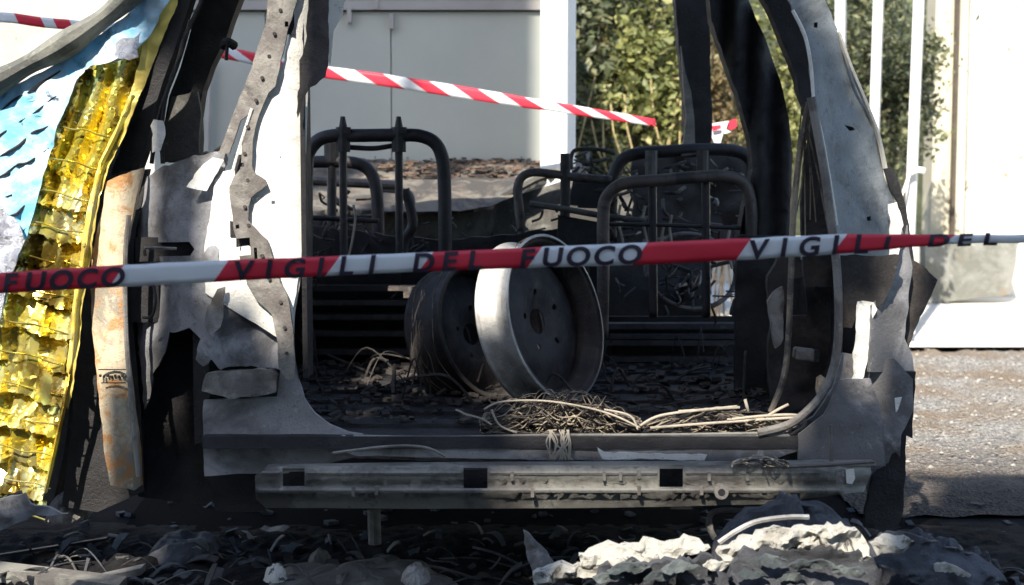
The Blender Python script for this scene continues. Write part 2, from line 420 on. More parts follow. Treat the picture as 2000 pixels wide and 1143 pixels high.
mb = MB(); mb.box((P(1862, 300, 10.86).x, 10.86, 1.6), (.028, .05, 3.2)); mb.build('dark_seam', M['bark'], r)  # dark strip standing in for the groove beside the pilaster
mb = MB(); a = P(1866, 300, 10.9).x; b = P(1888, 300, 10.9).x
mb.box(((a + b) / 2, 11.0, 1.6), (b - a, .14, 3.2)); mb.build('pilaster', M['cream'], r)
# kerb-like plinth of the wall, its dark grey painting in shade
sheet('plinth', [(1805, 470), (1990, 470), (1975, 575), (1850, 590), (1808, 592)], 10.7, burnt('shaded plinth', (.22, .22, .20), (.14, .14, .12), (.2, .15, .1), .45, .65, .62, .72, 3, .9), r, .15, 20, .02, 3, jag=2)
# far white wall behind the tarp at the upper left
o = sheet('yard_wall', [(-300, -120), (330, -120), (330, 420), (-300, 420)], 9.5, M['plaster'], None, .2, 40, .02, 1, loc=(P(0, 200, 9.5).x, 9.5, 0))
mb = MB(); c = P(15, 200, 9.6); mb.box((c.x, 9.6, .6), (2.9, .2, 1.2))
mb.build('footing', M['concrete'], o)
tag(o, 'sunlit white yard wall seen over the blue tarpaulin at the upper left', 'wall')

# site cabin (grey green panels, in shade)
cy = 7.0; xl = P(300, 300, cy).x; xr = P(1075, 300, cy).x
r = root('site_cabin', ((xl + xr) / 2, cy, 0), 'flat grey-green panelled side of a cabin standing behind the wreck', 'cabin')
seams = [300, 408, 522, 765, 1075]
for i in range(4):
    a = P(seams[i], 300, cy).x; b = P(seams[i + 1], 300, cy).x
    mb = MB(); mb.box(((a + b) / 2, cy + .02, 1.0), (b - a - .005, .04, 1.56)); mb.build('wall_panel', M['cabin'], r)
mb = MB(); mb.box(((xl + xr) / 2, cy + .95, 1.25), (xr - xl - .02, 1.8, 2.5)); mb.build('body', plain('cabin body', (.30, .33, .32), .6, 0, .05), r)
mb = MB(); mb.box(((xl + xr) / 2, cy + .0, 1.81), (xr - xl, .05, .045)); mb.build('top_rail', M['cabintrim'], r)
mb = MB(); mb.box(((xl + xr) / 2, cy + .02, 2.16), (xr - xl, .04, .64)); mb.build('fascia', M['cabintrim'], r)
mb = MB(); mb.box(((xl + xr) / 2, cy + .02, .11), (xr - xl, .06, .22)); mb.build('skirt', M['cabintrim'], r)
mb = MB(); mb.tube([P(413, 120, cy - .03), P(409, 210, cy - .03), P(406, 310, cy - .03)], .012, 6); mb.build('conduit', M['cabintrim'], r)
for (x, y) in ((765, 42), (683, 30), (735, 4)):
    mb = MB(); mb.box(P(x, y, cy - .01), (.02, .05, .07)); mb.build('hinge', M['cabintrim'], r)

# white post in front of the cabin corner
r = root('gate_post', (P(1090, 300, 6.7).x, 6.7, 0), 'thick white square post beside the grey-green cabin', 'post')
mb = MB(); R = Matrix.Rotation(radians(-18), 3, 'Z')
mb.box((r.location.x, 6.7, 1.4), (.125, .155, 2.8), M=R)
pm = mb.build('shaft', M['whiteposts'], r); bv = pm.modifiers.new('b', 'BEVEL'); bv.width = .01; bv.segments = 2
mb = MB(); mb.box((r.location.x, 6.7, .03), (.24, .24, .06), M=R); mb.build('base_plate', M['whiteposts'], r)

# white bar fence at right
r = root('bar_fence', (P(1720, 300, 8.6).x, 8.6, 0), 'white vertical bar fence in front of the dark hedge', 'fence')
for (xt, xb, w) in ((1642, 1640, 26), (1716, 1702, 25), (1795, 1778, 27)):
    a = P(xt, 0, 8.6); b = P(xb, 430, 8.6); dr = (b - a) / (a.z - b.z)
    top = a + dr * (a.z - 2.6); bot = a + dr * a.z
    h = w * 8.6 / F / 2
    mb = MB(); RZ = Matrix.Rotation(radians(-18), 3, 'Z'); hh = RZ @ Vector((h * .72, 0, 0)); gg = RZ @ Vector((0, h * 1.5, 0))
    vs = [top - hh - gg, top + hh - gg, top + hh + gg, top - hh + gg, bot - hh - gg, bot + hh - gg, bot + hh + gg, bot - hh + gg]
    mb.add(vs, [(0, 1, 2, 3), (4, 7, 6, 5), (0, 4, 5, 1), (1, 5, 6, 2), (2, 6, 7, 3), (3, 7, 4, 0)])
    o = mb.build('bar', M['whiteposts'], r); bv = o.modifiers.new('b', 'BEVEL'); bv.width = .012; bv.segments = 3
a = P(1600, 0, 8.65)
for z in (2.5, .12): mb = MB(); mb.box((a.x + .27, 8.66, z), (.64, .04, .06)); mb.build('rail', M['whiteposts'], r)
mb = MB(); mb.tube([P(1776, 338, 8.5), P(1790, 332, 8.5), P(1805, 334, 8.5)], .018, 6); mb.tube([P(1757, 392, 8.45), P(1768, 365, 8.45), P(1777, 338, 8.5)], .008, 5)
o = mb.build('latch', M['whiteposts'], r)

# vegetation
def leafmat(name, c1, c2, c3):
    m, t, p = nodes(name); g = t.nodes.new('ShaderNodeNewGeometry')
    col = mixc(t, ramp(t, g.outputs['Random Per Island'], .15, .6), c1, c2)
    col = mixc(t, ramp(t, g.outputs['Random Per Island'], .78, .9), col, c3)
    t.links.new(col, p.inputs['Base Color']); p.inputs['Roughness'].default_value = .5
    out = t.nodes['Material Output']; tr = t.nodes.new('ShaderNodeBsdfTranslucent'); t.links.new(col, tr.inputs[0])
    mx = t.nodes.new('ShaderNodeMixShader'); mx.inputs[0].default_value = .3
    t.links.new(p.outputs[0], mx.inputs[1]); t.links.new(tr.outputs[0], mx.inputs[2]); t.links.new(mx.outputs[0], out.inputs[0]); return m
o = sheet('low_wall', [(700, 470), (1800, 462), (1800, 590), (700, 590)], 12.3, M['plaster'], None, .2, 30, .02, 2, loc=(1.2, 12.3, 0)); tag(o, 'low white wall beyond the pavement, glimpsed through the wreck', 'wall')
ML = [leafmat('fresh leaves', (.13, .15, .05), (.24, .25, .08), (.42, .40, .18)),
      leafmat('dark leaves', (.05, .065, .035), (.13, .15, .075), (.27, .26, .14)),
      leafmat('dry leaves', (.16, .12, .06), (.24, .18, .09), (.30, .26, .12))]
def shrub(name, label, cpx, cpy, d, rx, rz, ry, n, size, mat, clumps=14, seed=0, group='shrubs behind the wreck', zbase=0.0, cat='shrub'):
    rn = random.Random(seed); c = P(cpx, cpy, d)
    rt = root(name, (c.x, d, zbase), label, cat, group)
    cl = []
    while len(cl) < clumps:
        q = Vector((rn.uniform(-1, 1), rn.uniform(-1, 1), rn.uniform(-1, 1)))
        if q.length < 1: cl.append((c + Vector((q.x * rx, q.y * ry, q.z * rz)), rn.uniform(.10, .24)))
    mb = MB()
    for i in range(n):
        cc, cr = rn.choice(cl)
        q = Vector((rn.gauss(0, .5), rn.gauss(0, .5), rn.gauss(0, .5))) * cr
        p0 = cc + q
        if p0.z < .02: continue
        ax = Vector((rn.uniform(-1, 1), rn.uniform(-1, 1), rn.uniform(-.3, 1))).normalized()
        sd = ax.cross(Vector((rn.uniform(-1, 1), rn.uniform(-1, 1), rn.uniform(-1, 1)))).normalized()
        nn = ax.cross(sd); s_ = size * rn.uniform(.6, 1.3)
        mb.add([p0, p0 + ax * s_ * .5 + sd * s_ * .28 + nn * s_ * .06, p0 + ax * s_, p0 + ax * s_ * .5 - sd * s_ * .28 + nn * s_ * .06], [(0, 1, 2), (0, 2, 3)])
    mb.build('foliage', mat, rt)
    mb = MB()
    base = Vector((c.x, d, zbase))
    for cc, cr in cl:
        b0 = base + Vector((rn.uniform(-.15, .15), rn.uniform(-.1, .1), 0)); mid = (b0 + cc) / 2 + Vector((rn.uniform(-.1, .1), rn.uniform(-.1, .1), .1))
        mb.tube([b0, mid, cc + Vector((0, 0, cr * .6))], lambda u: .007 * (1 - u) + .0015, 5)
    mb.build('branch', M['bark'], rt)
    return rt
shrub('shrub', 'dark green bush beside the white post with leaves fading to blue green', 1190, 70, 9.6, .32, .62, .35, 3600, .075, ML[1], 26, 11)
shrub('shrub', 'bright yellow-green bush left of the black door pillar', 1270, 165, 9.2, .22, .46, .3, 2600, .07, ML[0], 22, 12)
shrub('shrub', 'low dark bush under the striped tape by the post', 1190, 300, 9.2, .40, .25, .3, 3600, .05, ML[1], 18, 13)
shrub('shrub', 'dry brown and yellow bush seen between the post and the black pillar', 1230, 200, 9.8, .34, .55, .4, 4200, .06, ML[2], 30, 14)
shrub('shrub', 'sparse sunlit bush seen between the two black pillars', 1400, 170, 9.3, .12, .6, .3, 1500, .05, ML[2], 12, 15)
shrub('shrub', 'yellow green bush seen right of the slanted black pillar', 1525, 150, 9.3, .15, .62, .3, 3000, .05, ML[0], 18, 16)
shrub('hedge', 'dark hedge standing behind the white fence bars', 1700, 160, 9.9, .40, .85, .45, 9500, .05, ML[1], 60, 17, None, cat='hedge')
shrub('shrub', 'mixed green bush filling the gap above the back of the wreck', 1340, 80, 10.4, .55, .8, .4, 6000, .075, ML[1], 50, 18)
shrub('shrub', 'pale green twigs hanging over the top of the white wall', 1960, 10, 11.75, .28, .12, .15, 500, .05, ML[2], 8, 19)
r = root('dry_reeds', (P(1250, 300, 8.9).x, 8.9, 0), 'clump of straw coloured dry stalks against the green bush', 'reeds')
rn = random.Random(3)
for i in range(11):
    x = rn.uniform(1150, 1330); y = rn.uniform(150, 250); L = rn.uniform(60, 180); s_ = rn.uniform(-.6, .6)
    mb = MB(); mb.tube([P(x, y, 8.9 + rn.uniform(-.1, .1)), P(x + s_ * L * .4, y + L * .5, 8.9), P(x + s_ * L + 8, y + L, 8.9), Vector((P(x + s_ * L + 20, y + L, 8.9).x, 8.9, 0))], .005, 5, sm=False)
    mb.build('stalk', M['reed'], r)

# ================================================================== THE WRECK
CAR = root('burnt_van', (0, 4.6, 0), 'burnt-out grey and white van shell with its tailgate missing, filling the picture', 'car wreck')
D0 = 3.6
# --- left quarter
def dleft(x, y):     # the body curves away to the left
    return D0 + max(0, (430 - x)) ** 1.6 * .00004
sheet('quarter_panel', [(262, 400), (268, 372), (285, 345), (320, 322), (372, 308), (418, 296), (442, 300), (440, 360), (432, 480), (430, 560), (470, 590), (552, 640), (548, 722),
      (470, 716), (432, 722), (415, 700), (398, 715), (385, 700), (392, 662), (372, 642), (352, 650), (332, 648), (325, 688), (305, 722), (298, 768), (284, 800), (276, 720), (268, 640), (258, 560)],
      dleft, M['grey'], CAR, .012, 9, .022, 6, holes=[[(274, 474), (372, 472), (382, 486), (372, 500), (274, 502)], [(266, 556), (302, 560), (305, 590), (296, 618), (272, 620)]], jag=3.2)
mb = MB(); mb.box(P(325, 487, D0 + .09), (.15, .02, .06)); mb.box(P(285, 590, D0 + .10), (.07, .02, .10)); mb.build('recess', M['black'], CAR)
mb = MB(); mb.tube([P(284, 498, D0 + .01), P(282, 488, D0 - .005), P(292, 484, D0 - .008), P(345, 486, D0 + .01)], .004, 6); mb.build('door_handle', M['flange'], CAR)
mb = MB(); mb.tube([P(300, 556, D0 + .004), P(304, 590, D0 - .003), P(296, 618, D0 + .002), P(278, 620, D0 + .004)], .004, 6); mb.build('latch', M['black'], CAR)
# dark cavity behind the torn arch
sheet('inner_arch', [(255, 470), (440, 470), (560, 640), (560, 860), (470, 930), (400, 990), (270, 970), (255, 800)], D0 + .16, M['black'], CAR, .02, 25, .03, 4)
# lit sheet of the rear pillar
sheet('rear_pillar', [(578, -160), (690, -160), (668, 30), (650, 60), (644, 128), (632, 60), (606, 110), (598, 200), (594, 330), (588, 520), (572, 600), (566, 662), (545, 662), (500, 632), (452, 604), (400, 572),
      (400, 480), (410, 420), (420, 352), (436, 334), (458, 330), (466, 292), (480, 240), (520, 180), (556, 120), (572, 20)],
      lambda x, y: D0 - .010 + max(0, x - 560) * .0004, M['white'], CAR, .012, 12, .006, 8, jag=1.2,
      holes=[[(546, 306), (549, 306), (549, 309), (546, 309)], [(500, 386), (504, 386), (504, 391), (500, 391)], [(530, 392), (537, 392), (537, 399), (530, 399)]])
# inner flange proud of the lit sheet, its darker grey standing in for shade
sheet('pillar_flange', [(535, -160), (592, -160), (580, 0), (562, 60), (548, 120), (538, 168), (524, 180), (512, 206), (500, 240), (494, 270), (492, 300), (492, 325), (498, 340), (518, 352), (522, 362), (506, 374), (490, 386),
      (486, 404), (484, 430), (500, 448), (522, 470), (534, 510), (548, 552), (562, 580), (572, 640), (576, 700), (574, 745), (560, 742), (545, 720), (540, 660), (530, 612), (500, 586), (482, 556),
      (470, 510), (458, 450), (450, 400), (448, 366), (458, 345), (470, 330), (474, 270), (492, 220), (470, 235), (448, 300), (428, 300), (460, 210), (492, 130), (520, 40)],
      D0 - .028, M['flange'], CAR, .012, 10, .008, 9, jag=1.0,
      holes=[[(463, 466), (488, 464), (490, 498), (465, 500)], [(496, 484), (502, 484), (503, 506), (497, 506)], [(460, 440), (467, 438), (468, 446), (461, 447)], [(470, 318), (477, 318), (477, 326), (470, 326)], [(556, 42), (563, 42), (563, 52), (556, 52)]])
for (x, y) in ((476, 482), (499, 495), (464, 443), (473, 322), (560, 47)):
    mb = MB(); mb.box(P(x, y, D0 - .012), (.036, .003, .05)); mb.build('inner_stiffener', M['black'], CAR)
for (x, y) in ((548, 20), (536, 66), (526, 110), (512, 152), (500, 196), (484, 248), (478, 300), (484, 352), (478, 404), (486, 440), (512, 500), (526, 545), (548, 590), (556, 640), (560, 690)):
    mb = MB(); q = P(x, y, D0 - .031); mb.tube([q + Vector((0, .008, 0)), q + Vector((0, -.003, 0))], .0045, 8, sm=False); mb.build('spot_weld', M['brownblack'], CAR)
# white tubes painting in edges that catch the sun
mb = MB(); mb.tube([P(492, 212, D0 - .03), P(474, 268, D0 - .03), P(459, 318, D0 - .03), P(452, 345, D0 - .03)], .0035, 6)
mb.tube([P(598, 175, D0 + .01), P(593, 330, D0 + .01), P(586, 520, D0 + .01), P(572, 620, D0 + .01), P(572, 700, D0 + .01)], .005, 6)
mb.tube([P(612, -120, D0 + .005), P(614, 20, D0 - .01), P(620, 48, D0 - .012), P(638, 70, D0 - .006)], .0035, 6)
mb.build('lit_edge', M['white'], CAR)
# torn brown flap at the top
sheet('torn_flap', [(608, -160), (640, -160), (642, 60), (640, 130), (636, 150), (618, 166), (604, 172), (592, 196), (580, 230), (580, 200), (592, 120), (602, 20)], D0 - .034, M['brownblack'], CAR, .006, 10, .012, 12, jag=2)
mb = MB(); mb.box(P(597, 290, D0 + .05), (.012, .10, 1.12)); mb.build('door_channel', M['black'], CAR)
sheet('paint_flake', [(404, 318), (416, 308), (436, 312), (430, 330), (418, 345), (404, 372), (366, 366), (380, 340), (398, 322)], D0 - .022, M['white'], CAR, .003, 9, .006, 12, jag=2)
sheet('paint_flake', [(300, 232), (318, 236), (322, 262), (314, 296), (296, 298), (300, 262), (294, 246)], D0 + .05, M['white'], CAR, .003, 9, .004, 12, jag=2)
sheet('torn_tab', [(440, 560), (425, 565), (414, 585), (402, 600), (398, 640), (415, 655), (432, 640), (436, 600)], D0 - .03, M['flange'], CAR, .005, 9, .014, 12, jag=2)
# --- dark pillars left
mb = MB()
def bar(mb, a, b, w, dp, m=0):
    """flat-sided bar between two points"""
    a, b = Vector(a), Vector(b); t = (b - a).normalized(); s = t.cross(Vector((0, 1, 0))).normalized() * w / 2; g = Vector((0, dp / 2, 0))
    mb.add([a - s - g, a + s - g, a + s + g, a - s + g, b - s - g, b + s - g, b + s + g, b - s + g], [(0, 1, 2, 3), (4, 7, 6, 5), (0, 4, 5, 1), (1, 5, 6, 2), (2, 6, 7, 3), (3, 7, 4, 0)], m)
sheet('centre_pillar', [(370, -160), (420, -160), (372, 0), (340, 100), (318, 160), (300, 220), (282, 300), (270, 332), (212, 345), (240, 240), (276, 150), (318, 30)], D0 + .22, M['black'], CAR, .06, 14, .006, 6)
sheet('centre_pillar', [(452, -160), (500, -160), (470, -10), (440, 76), (412, 130), (396, 176), (388, 230), (390, 270), (388, 300), (330, 318), (314, 310), (320, 260), (330, 190), (352, 130), (378, 40)], D0 + .30, M['black'], CAR, .06, 14, .012, 6)
sheet('pillar_trim', [(318, 318), (322, 250), (336, 190), (386, 178), (392, 222), (388, 262), (388, 302), (350, 312)], D0 + .27, M['dash'], CAR, .02, 12, .008, 8, jag=1)
mb = MB()
for pts in ([(415, -60), (390, 10), (362, 70), (345, 130), (322, 190), (305, 250), (296, 320)], [(372, 40), (352, 110), (326, 180), (316, 250), (318, 320)]):
    mb.tube([P(x, y, D0 + .2) for x, y in pts], .006, 6)
mb.build('pillar_seam', M['brownblack'], CAR)
mb = MB(); mb.tube([P(436, 90, D0 + .24), P(444, 82, D0 + .22), P(458, 90, D0 + .24)], .012, 7); mb.tube([P(444, 88, D0 + .22), P(442, 118, D0 + .22)], .005, 6); mb.build('catch', M['black'], CAR)
mb = MB(); pts = [P(388 + i * 7, 302 + 3 * sin(i * 2.1) - max(0, i - 4) * 6, D0 + .05) for i in range(9)]; mb.tube(pts, .005, 5); mb.build('rubber_seal', M['black'], CAR)
# dark gap and rusted door edge
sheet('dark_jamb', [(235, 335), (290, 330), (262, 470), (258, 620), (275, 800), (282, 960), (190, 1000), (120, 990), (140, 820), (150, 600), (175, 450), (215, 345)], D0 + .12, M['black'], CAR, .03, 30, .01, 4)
sheet('door', [(206, 356), (236, 342), (280, 328), (268, 380), (256, 430), (247, 480), (244, 560), (246, 640), (252, 720), (262, 800), (272, 880), (276, 950), (262, 958), (216, 948), (206, 900), (196, 800), (188, 720), (180, 640), (176, 560), (180, 500), (190, 450), (202, 400)],
      lambda x, y: D0 + .02 + (x - 225) ** 2 * .00002, M['rustdoor'], CAR, .02, 10, .005, 7, jag=1)
mb = MB()
for i in range(8): mb.box(P(196 + i * 7.2, 734 + (i % 2) * 2, D0 - .002 + .02), (.005, .006, .006))
mb.box(P(222, 722, D0 + .012), (.075, .004, .0022)); mb.box(P(222, 748, D0 + .012), (.06, .004, .0022))
mb.build('rivet_row', M['black'], CAR)
mb = MB(); mb.tube([P(252, 420, D0 - .01), P(245, 500, D0 - .01), P(246, 640, D0 - .01), P(256, 780, D0 - .01), (P(270, 930, D0 - .01))], .006, 6); mb.build('door_seam', M['flange'], CAR)
# --- lower rear panel
sheet('rear_panel', [(398, 782), (540, 776), (548, 724), (574, 690), (582, 740), (594, 778), (614, 808), (642, 830), (680, 845), (730, 853), (780, 856), (1000, 852), (1300, 852), (1530, 850), (1590, 812), (1626, 760), (1648, 690), (1700, 700), (1745, 700), (1782, 740), (1784, 800), (1760, 850),
      (1752, 1000), (1700, 1010), (1690, 915), (1200, 905), (900, 902), (690, 895), (560, 925), (470, 925), (400, 930), (396, 860)],
      lambda x, y: D0 + .005 + (abs(x - 1000) / 1000) ** 4 * .05 + (.012 if y > 885 else 0), M['lower'], CAR, .014, 14, .010, 6, jag=.8)
sheet('side_bracket', [(402, 730), (440, 724), (530, 722), (540, 735), (538, 768), (500, 776), (460, 778), (392, 764)], D0 - .02, M['flange'], CAR, .03, 10, .012, 14, jag=2)
sheet('rear_sill', [(668, 852), (760, 858), (1000, 852), (1300, 852), (1540, 848), (1560, 880), (1500, 900), (1200, 900), (1000, 898), (850, 894), (690, 890), (640, 868)],
      D0 - .015, M['lower'], CAR, .012, 12, .006, 9, jag=.8)
mb = MB(); mb.tube([P(x, y, D0 - .012) for x, y in ((690, 852), (850, 855), (1050, 851), (1300, 850), (1530, 846))], .005, 6); mb.tube([P(x, y, D0 - .03) for x, y in ((650, 885), (760, 872), (830, 874), (870, 892))], .004, 6)
mb.build('sill_edge', M['beamm'], CAR)
sheet('bent_strip', [(1166, 874), (1180, 884), (1380, 888), (1376, 900), (1178, 896)], D0 - .03, M['white'], CAR, .003, 10, .004, 14, jag=1.5)
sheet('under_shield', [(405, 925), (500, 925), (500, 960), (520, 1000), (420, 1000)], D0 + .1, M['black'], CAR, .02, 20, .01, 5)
# bumper beam
DB = D0 - .13
holes = [[(552, 915), (595, 915), (595, 950), (552, 950)], [(905, 914), (952, 914), (952, 955), (905, 955)], [(1288, 912), (1334, 912), (1334, 952), (1288, 952)], [(1632, 916), (1650, 916), (1650, 946), (1632, 946)]]
def dbeam(x, y):
    o = 0
    if 942 < y < 952: o = .012
    if y > 966: o = .014 + (y - 966) * .0006
    if y < 914: o = .008
    return DB + o + (abs(x - 1080) / 620) ** 2 * .05
BEAM = sheet('bumper_beam', [(498, 930), (510, 925), (530, 912), (800, 910), (1200, 909), (1520, 908), (1700, 902), (1702, 925), (1688, 960), (1500, 985), (1200, 992), (800, 994), (520, 992), (500, 975)],
      dbeam, M['beamm'], CAR, .006, 9, .003, 10, holes=holes)
mb = MB(); pts = [P(x, y, dbeam(x, 930) + .036) for x, y in ((520, 912), (800, 908), (1200, 906), (1520, 905), (1705, 899))]
for i in range(4):
    a, b = pts[i], pts[i + 1]; g = Vector((0, .032, 0)); h = Vector((0, 0, .006))
    mb.add([a - g, b - g, b + g, a + g, a - g - h, b - g - h, b + g - h, a + g - h], [(0, 1, 2, 3), (7, 6, 5, 4), (0, 4, 5, 1), (1, 5, 6, 2), (2, 6, 7, 3), (3, 7, 4, 0)])
mb.build('top_flange', M['beamm'], BEAM)
mb = MB(); mb.box((P(1075, 945, DB + .12).x, DB + .13, P(1075, 950, DB + .13).z), (1.28, .02, .11)); mb.build('back_web', M['black'], BEAM)
for (x, y) in ((1408, 960),):
    c = P(x, y, DB); mb = MB(); mb.tube([c + Vector((0, .02, 0)), c + Vector((0, -.012, 0))], .017, 14, sm=False); mb.build('tow_eye', M['flange'], BEAM)
    mb = MB(); mb.tube([c + Vector((0, .0, 0)), c + Vector((0, -.0125, 0))], .009, 12, sm=False); mb.build('eye_bore', M['black'], BEAM)
for x, y in ((690, 960), (735, 958), (1000, 930), (1040, 962), (1180, 930), (1212, 930), (1385, 930), (1370, 958), (1460, 930), (1248, 926), (1248, 958)):
    mb = MB(); mb.box(P(x, y, DB - .001 + (abs(x - 1080) / 620) ** 2 * .05), (.008, .006, .022)); mb.build('spot_weld', M['flange'], BEAM)
# rib of the beam: two raised bands
for y0, y1 in ((920, 928), (955, 961)):
    mb = MB()
    segs = [(512, 548), (600, 900), (957, 1283), (1339, 1600)] if y0 < 950 else [(506, 1640)]
    for a_, b_ in segs:
        k = max(2, int((b_ - a_) / 60))
        mb.tube([P(a_ + (b_ - a_) * i / k, (y0 + y1) / 2, dbeam(a_ + (b_ - a_) * i / k, 930) + .002) for i in range(k + 1)], .006, 6, sm=False)
    mb.build('pressed_rib', M['beamm'], BEAM)
# strut and hook under the beam
mb = MB(); a = P(730, 995, D0 + .1); b = P(732, 1062, D0 + .1); mb.tube([a, (a + b) / 2, b], .017, 10); mb.build('strut', M['beamm'], CAR)
mb = MB(); mb.tube([P(x, y, D0 - .02) for x, y in ((1396, 1052), (1386, 1030), (1388, 1005), (1410, 997), (1450, 998), (1490, 998))], .012, 8, flat=.6); mb.build('exhaust_bracket', M['flange'], CAR)

# --- floor, sides, roof, bulkheads
zf = P(1000, 846, D0).z
mb = MB(); mb.box((0.02, 4.78, zf - .02), (1.55, 2.4, .03)); mb.build('floor', M['floorm'], CAR)
for i in range(11):
    y = 3.74 + i * .19; mb = MB(); mb.box((0.0, y, zf - .001), (1.25, .07, .012)); mb.build('floor_rib', M['floorm'], CAR)
mb = MB(); mb.box((-.77, 4.75, .62), (.04, 2.2, .5)); mb.build('side_wall', M['black'], CAR)
mb = MB(); mb.box((.85, 4.2, .58), (.04, 1.0, .42)); mb.build('side_wall', M['black'], CAR)
vs = []; fs = []
nx, ny = 16, 16
for j in range(ny + 1):
    for i in range(nx + 1):
        x = -.76 + 1.56 * i / nx; y = 3.62 + 1.48 * j / ny
        vs.append(Vector((x, y, 1.80 - .10 * (abs(x - .02) / .78) ** 4 + .015 * noise.noise(Vector((x * 4, y * 4, 1))))))
n = len(vs); vs += [v + Vector((0, 0, .012)) for v in vs]
for j in range(ny):
    for i in range(nx):
        a = j * (nx + 1) + i; fs.append((a, a + nx + 1, a + nx + 2, a + 1)); fs.append((a + n, a + 1 + n, a + nx + 2 + n, a + nx + 1 + n))
mesh_obj('roof', vs, fs, M['grey'], CAR, True)
mb = MB(); bar(mb, (-.5, 3.62, 1.62), (-.62, 3.62, 1.78), .1, .08); bar(mb, (.74, 3.62, 1.6), (.66, 3.62, 1.78), .1, .08); bar(mb, (-.65, 3.62, 1.75), (.7, 3.62, 1.75), .08, .1)
mb.build('roof_header', M['grey'], CAR)
# bonnet and dash
def dbon(x, y): return 6.05 + (400 - y) / 105 * 1.2
sheet('bonnet', [(560, 300), (700, 298), (860, 300), (980, 297), (1112, 299), (1150, 330), (1110, 345), (1050, 352), (1000, 378), (960, 398), (900, 408), (780, 410), (560, 412)],
      dbon, M['bonnet'], CAR, .02, 8, .12, 6, jag=2, tdir=(0, 0, -.02))
sheet('bonnet_fold', [(740, 352), (880, 350), (960, 356), (1040, 334), (1090, 336), (1050, 356), (1000, 384), (960, 402), (900, 412), (740, 414)], lambda x, y: 6.1 - (y - 350) * .004, M['bonnet'], CAR, .02, 9, .02, 5, jag=1)
mb = MB(); mb.tube([P(x, y, 6.0) for x, y in ((580, 410), (780, 408), (900, 404), (950, 396), (1010, 366), (1060, 342), (1110, 336))], .022, 8); mb.build('dash_rail', M['dash'], CAR)
mb = MB(); mb.tube([P(x, y, 5.6) for x, y in ((585, 352), (700, 358), (775, 362))], .018, 10); mb.build('cross_tube', M['tubelit'], CAR)
mb = MB(); mb.tube([P(x, y, 5.7) for x, y in ((740, 370), (775, 372), (800, 378), (806, 400))], .012, 8); mb.build('cable_guide', M['dash'], CAR)
rn = random.Random(31); mb = MB()
for i in range(520):
    x = rn.uniform(880, 1110) if rn.random() < .7 else rn.uniform(720, 900); y = rn.uniform(304, 350)
    p0 = P(x, y, dbon(x, y)) + Vector((0, 0, rn.uniform(0, .02)))
    mb.box(p0, (rn.uniform(.006, .07), rn.uniform(.006, .02), rn.uniform(.002, .010)), M=Matrix.Rotation(rn.uniform(0, 3), 3, 'Z') @ Matrix.Rotation(rn.uniform(-.5, .5), 3, 'X'))
o = mb.build('burnt_scrap', burnt('burnt flakes', (.17, .11, .075), (.05, .04, .036), (.26, .22, .15), .4, .6, .6, .7, 14, .8), CAR); o['kind'] = 'stuff'
sheet('firewall', [(560, 412), (900, 410), (1000, 385), (1110, 350), (1240, 350), (1240, 470), (1100, 700), (560, 700)], 6.1, M['dash'], CAR, .03, 20, .02, 4)
sheet('firewall', [(1235, 300), (1250, 290), (1480, 300), (1500, 470), (1385, 470), (1385, 640), (1235, 640)], 5.7, M['black'], CAR, .03, 16, .05, 7, jag=5)
sheet('firewall', [(1176, 430), (1388, 440), (1384, 640), (1170, 640)], 5.5, M['black'], CAR, .03, 16, .02, 6, jag=3)
sheet('firewall', [(1432, 440), (1490, 440), (1500, 640), (1430, 640), (1440, 560)], 5.3, M['black'], CAR, .03, 16, .02, 6, jag=3)
# rear bench back: black panel with pressed ribs
sheet('bench_panel', [(560, 478), (830, 470), (1180, 480), (1180, 618), (1480, 618), (1480, 760), (560, 760)], 4.95, M['black'], CAR, .02, 20, .01, 4)
for (x0, x1, y) in ((600, 860, 562), (590, 860, 618), (590, 850, 650), (590, 850, 686), (600, 880, 742), (1180, 1470, 636), (1180, 1440, 668), (1190, 1450, 700), (1190, 1440, 740), (600, 1100, 590), (600, 1100, 716), (1190, 1460, 655), (1190, 1460, 720)):
    mb = MB(); mb.box((P((x0 + x1) / 2, y, 4.9).x, 4.9, P(1000, y, 4.9).z), ((x1 - x0) * 4.9 / F, .06, .018)); mb.build('pressed_rib', M['slat'], CAR)
mb = MB(); mb.box(P(795, 563, 4.4), (.11, .05, .012)); mb.box(P(812, 574, 4.4), (.07, .05, .02)); mb.build('hinge_plate', M['tubelit'], CAR)

# --- dark pillars right
sheet('front_pillar', [(1312, -160), (1385, -160), (1386, 60), (1388, 160), (1392, 250), (1386, 300), (1348, 300), (1338, 240), (1334, 180), (1326, 90), (1318, 0)], 5.2, M['black'], CAR, .08, 14, .01, 5, jag=1)
sheet('pillar_edge', [(1330, 90), (1338, 140), (1350, 180), (1356, 230), (1358, 290), (1334, 288), (1340, 230), (1334, 160)], 5.17, M['beamm'], CAR, .02, 9, .004, 8)
sheet('door_pillar', [(1370, -160), (1430, -160), (1462, 0), (1500, 90), (1524, 160), (1540, 230), (1548, 300), (1546, 380), (1540, 480), (1440, 482), (1470, 330), (1462, 260), (1440, 180), (1416, 120), (1390, 40)],
      lambda x, y: 4.4 + .02 * sin(x * .13), M['black'], CAR, .08, 12, .012, 5, jag=1)
sheet('door_pillar', [(1440, -160), (1540, -160), (1556, 20), (1580, 110), (1592, 200), (1590, 300), (1572, 210), (1545, 120), (1512, 40), (1480, -20)], 3.95, M['black'], CAR, .06, 12, .012, 5, jag=1.5)
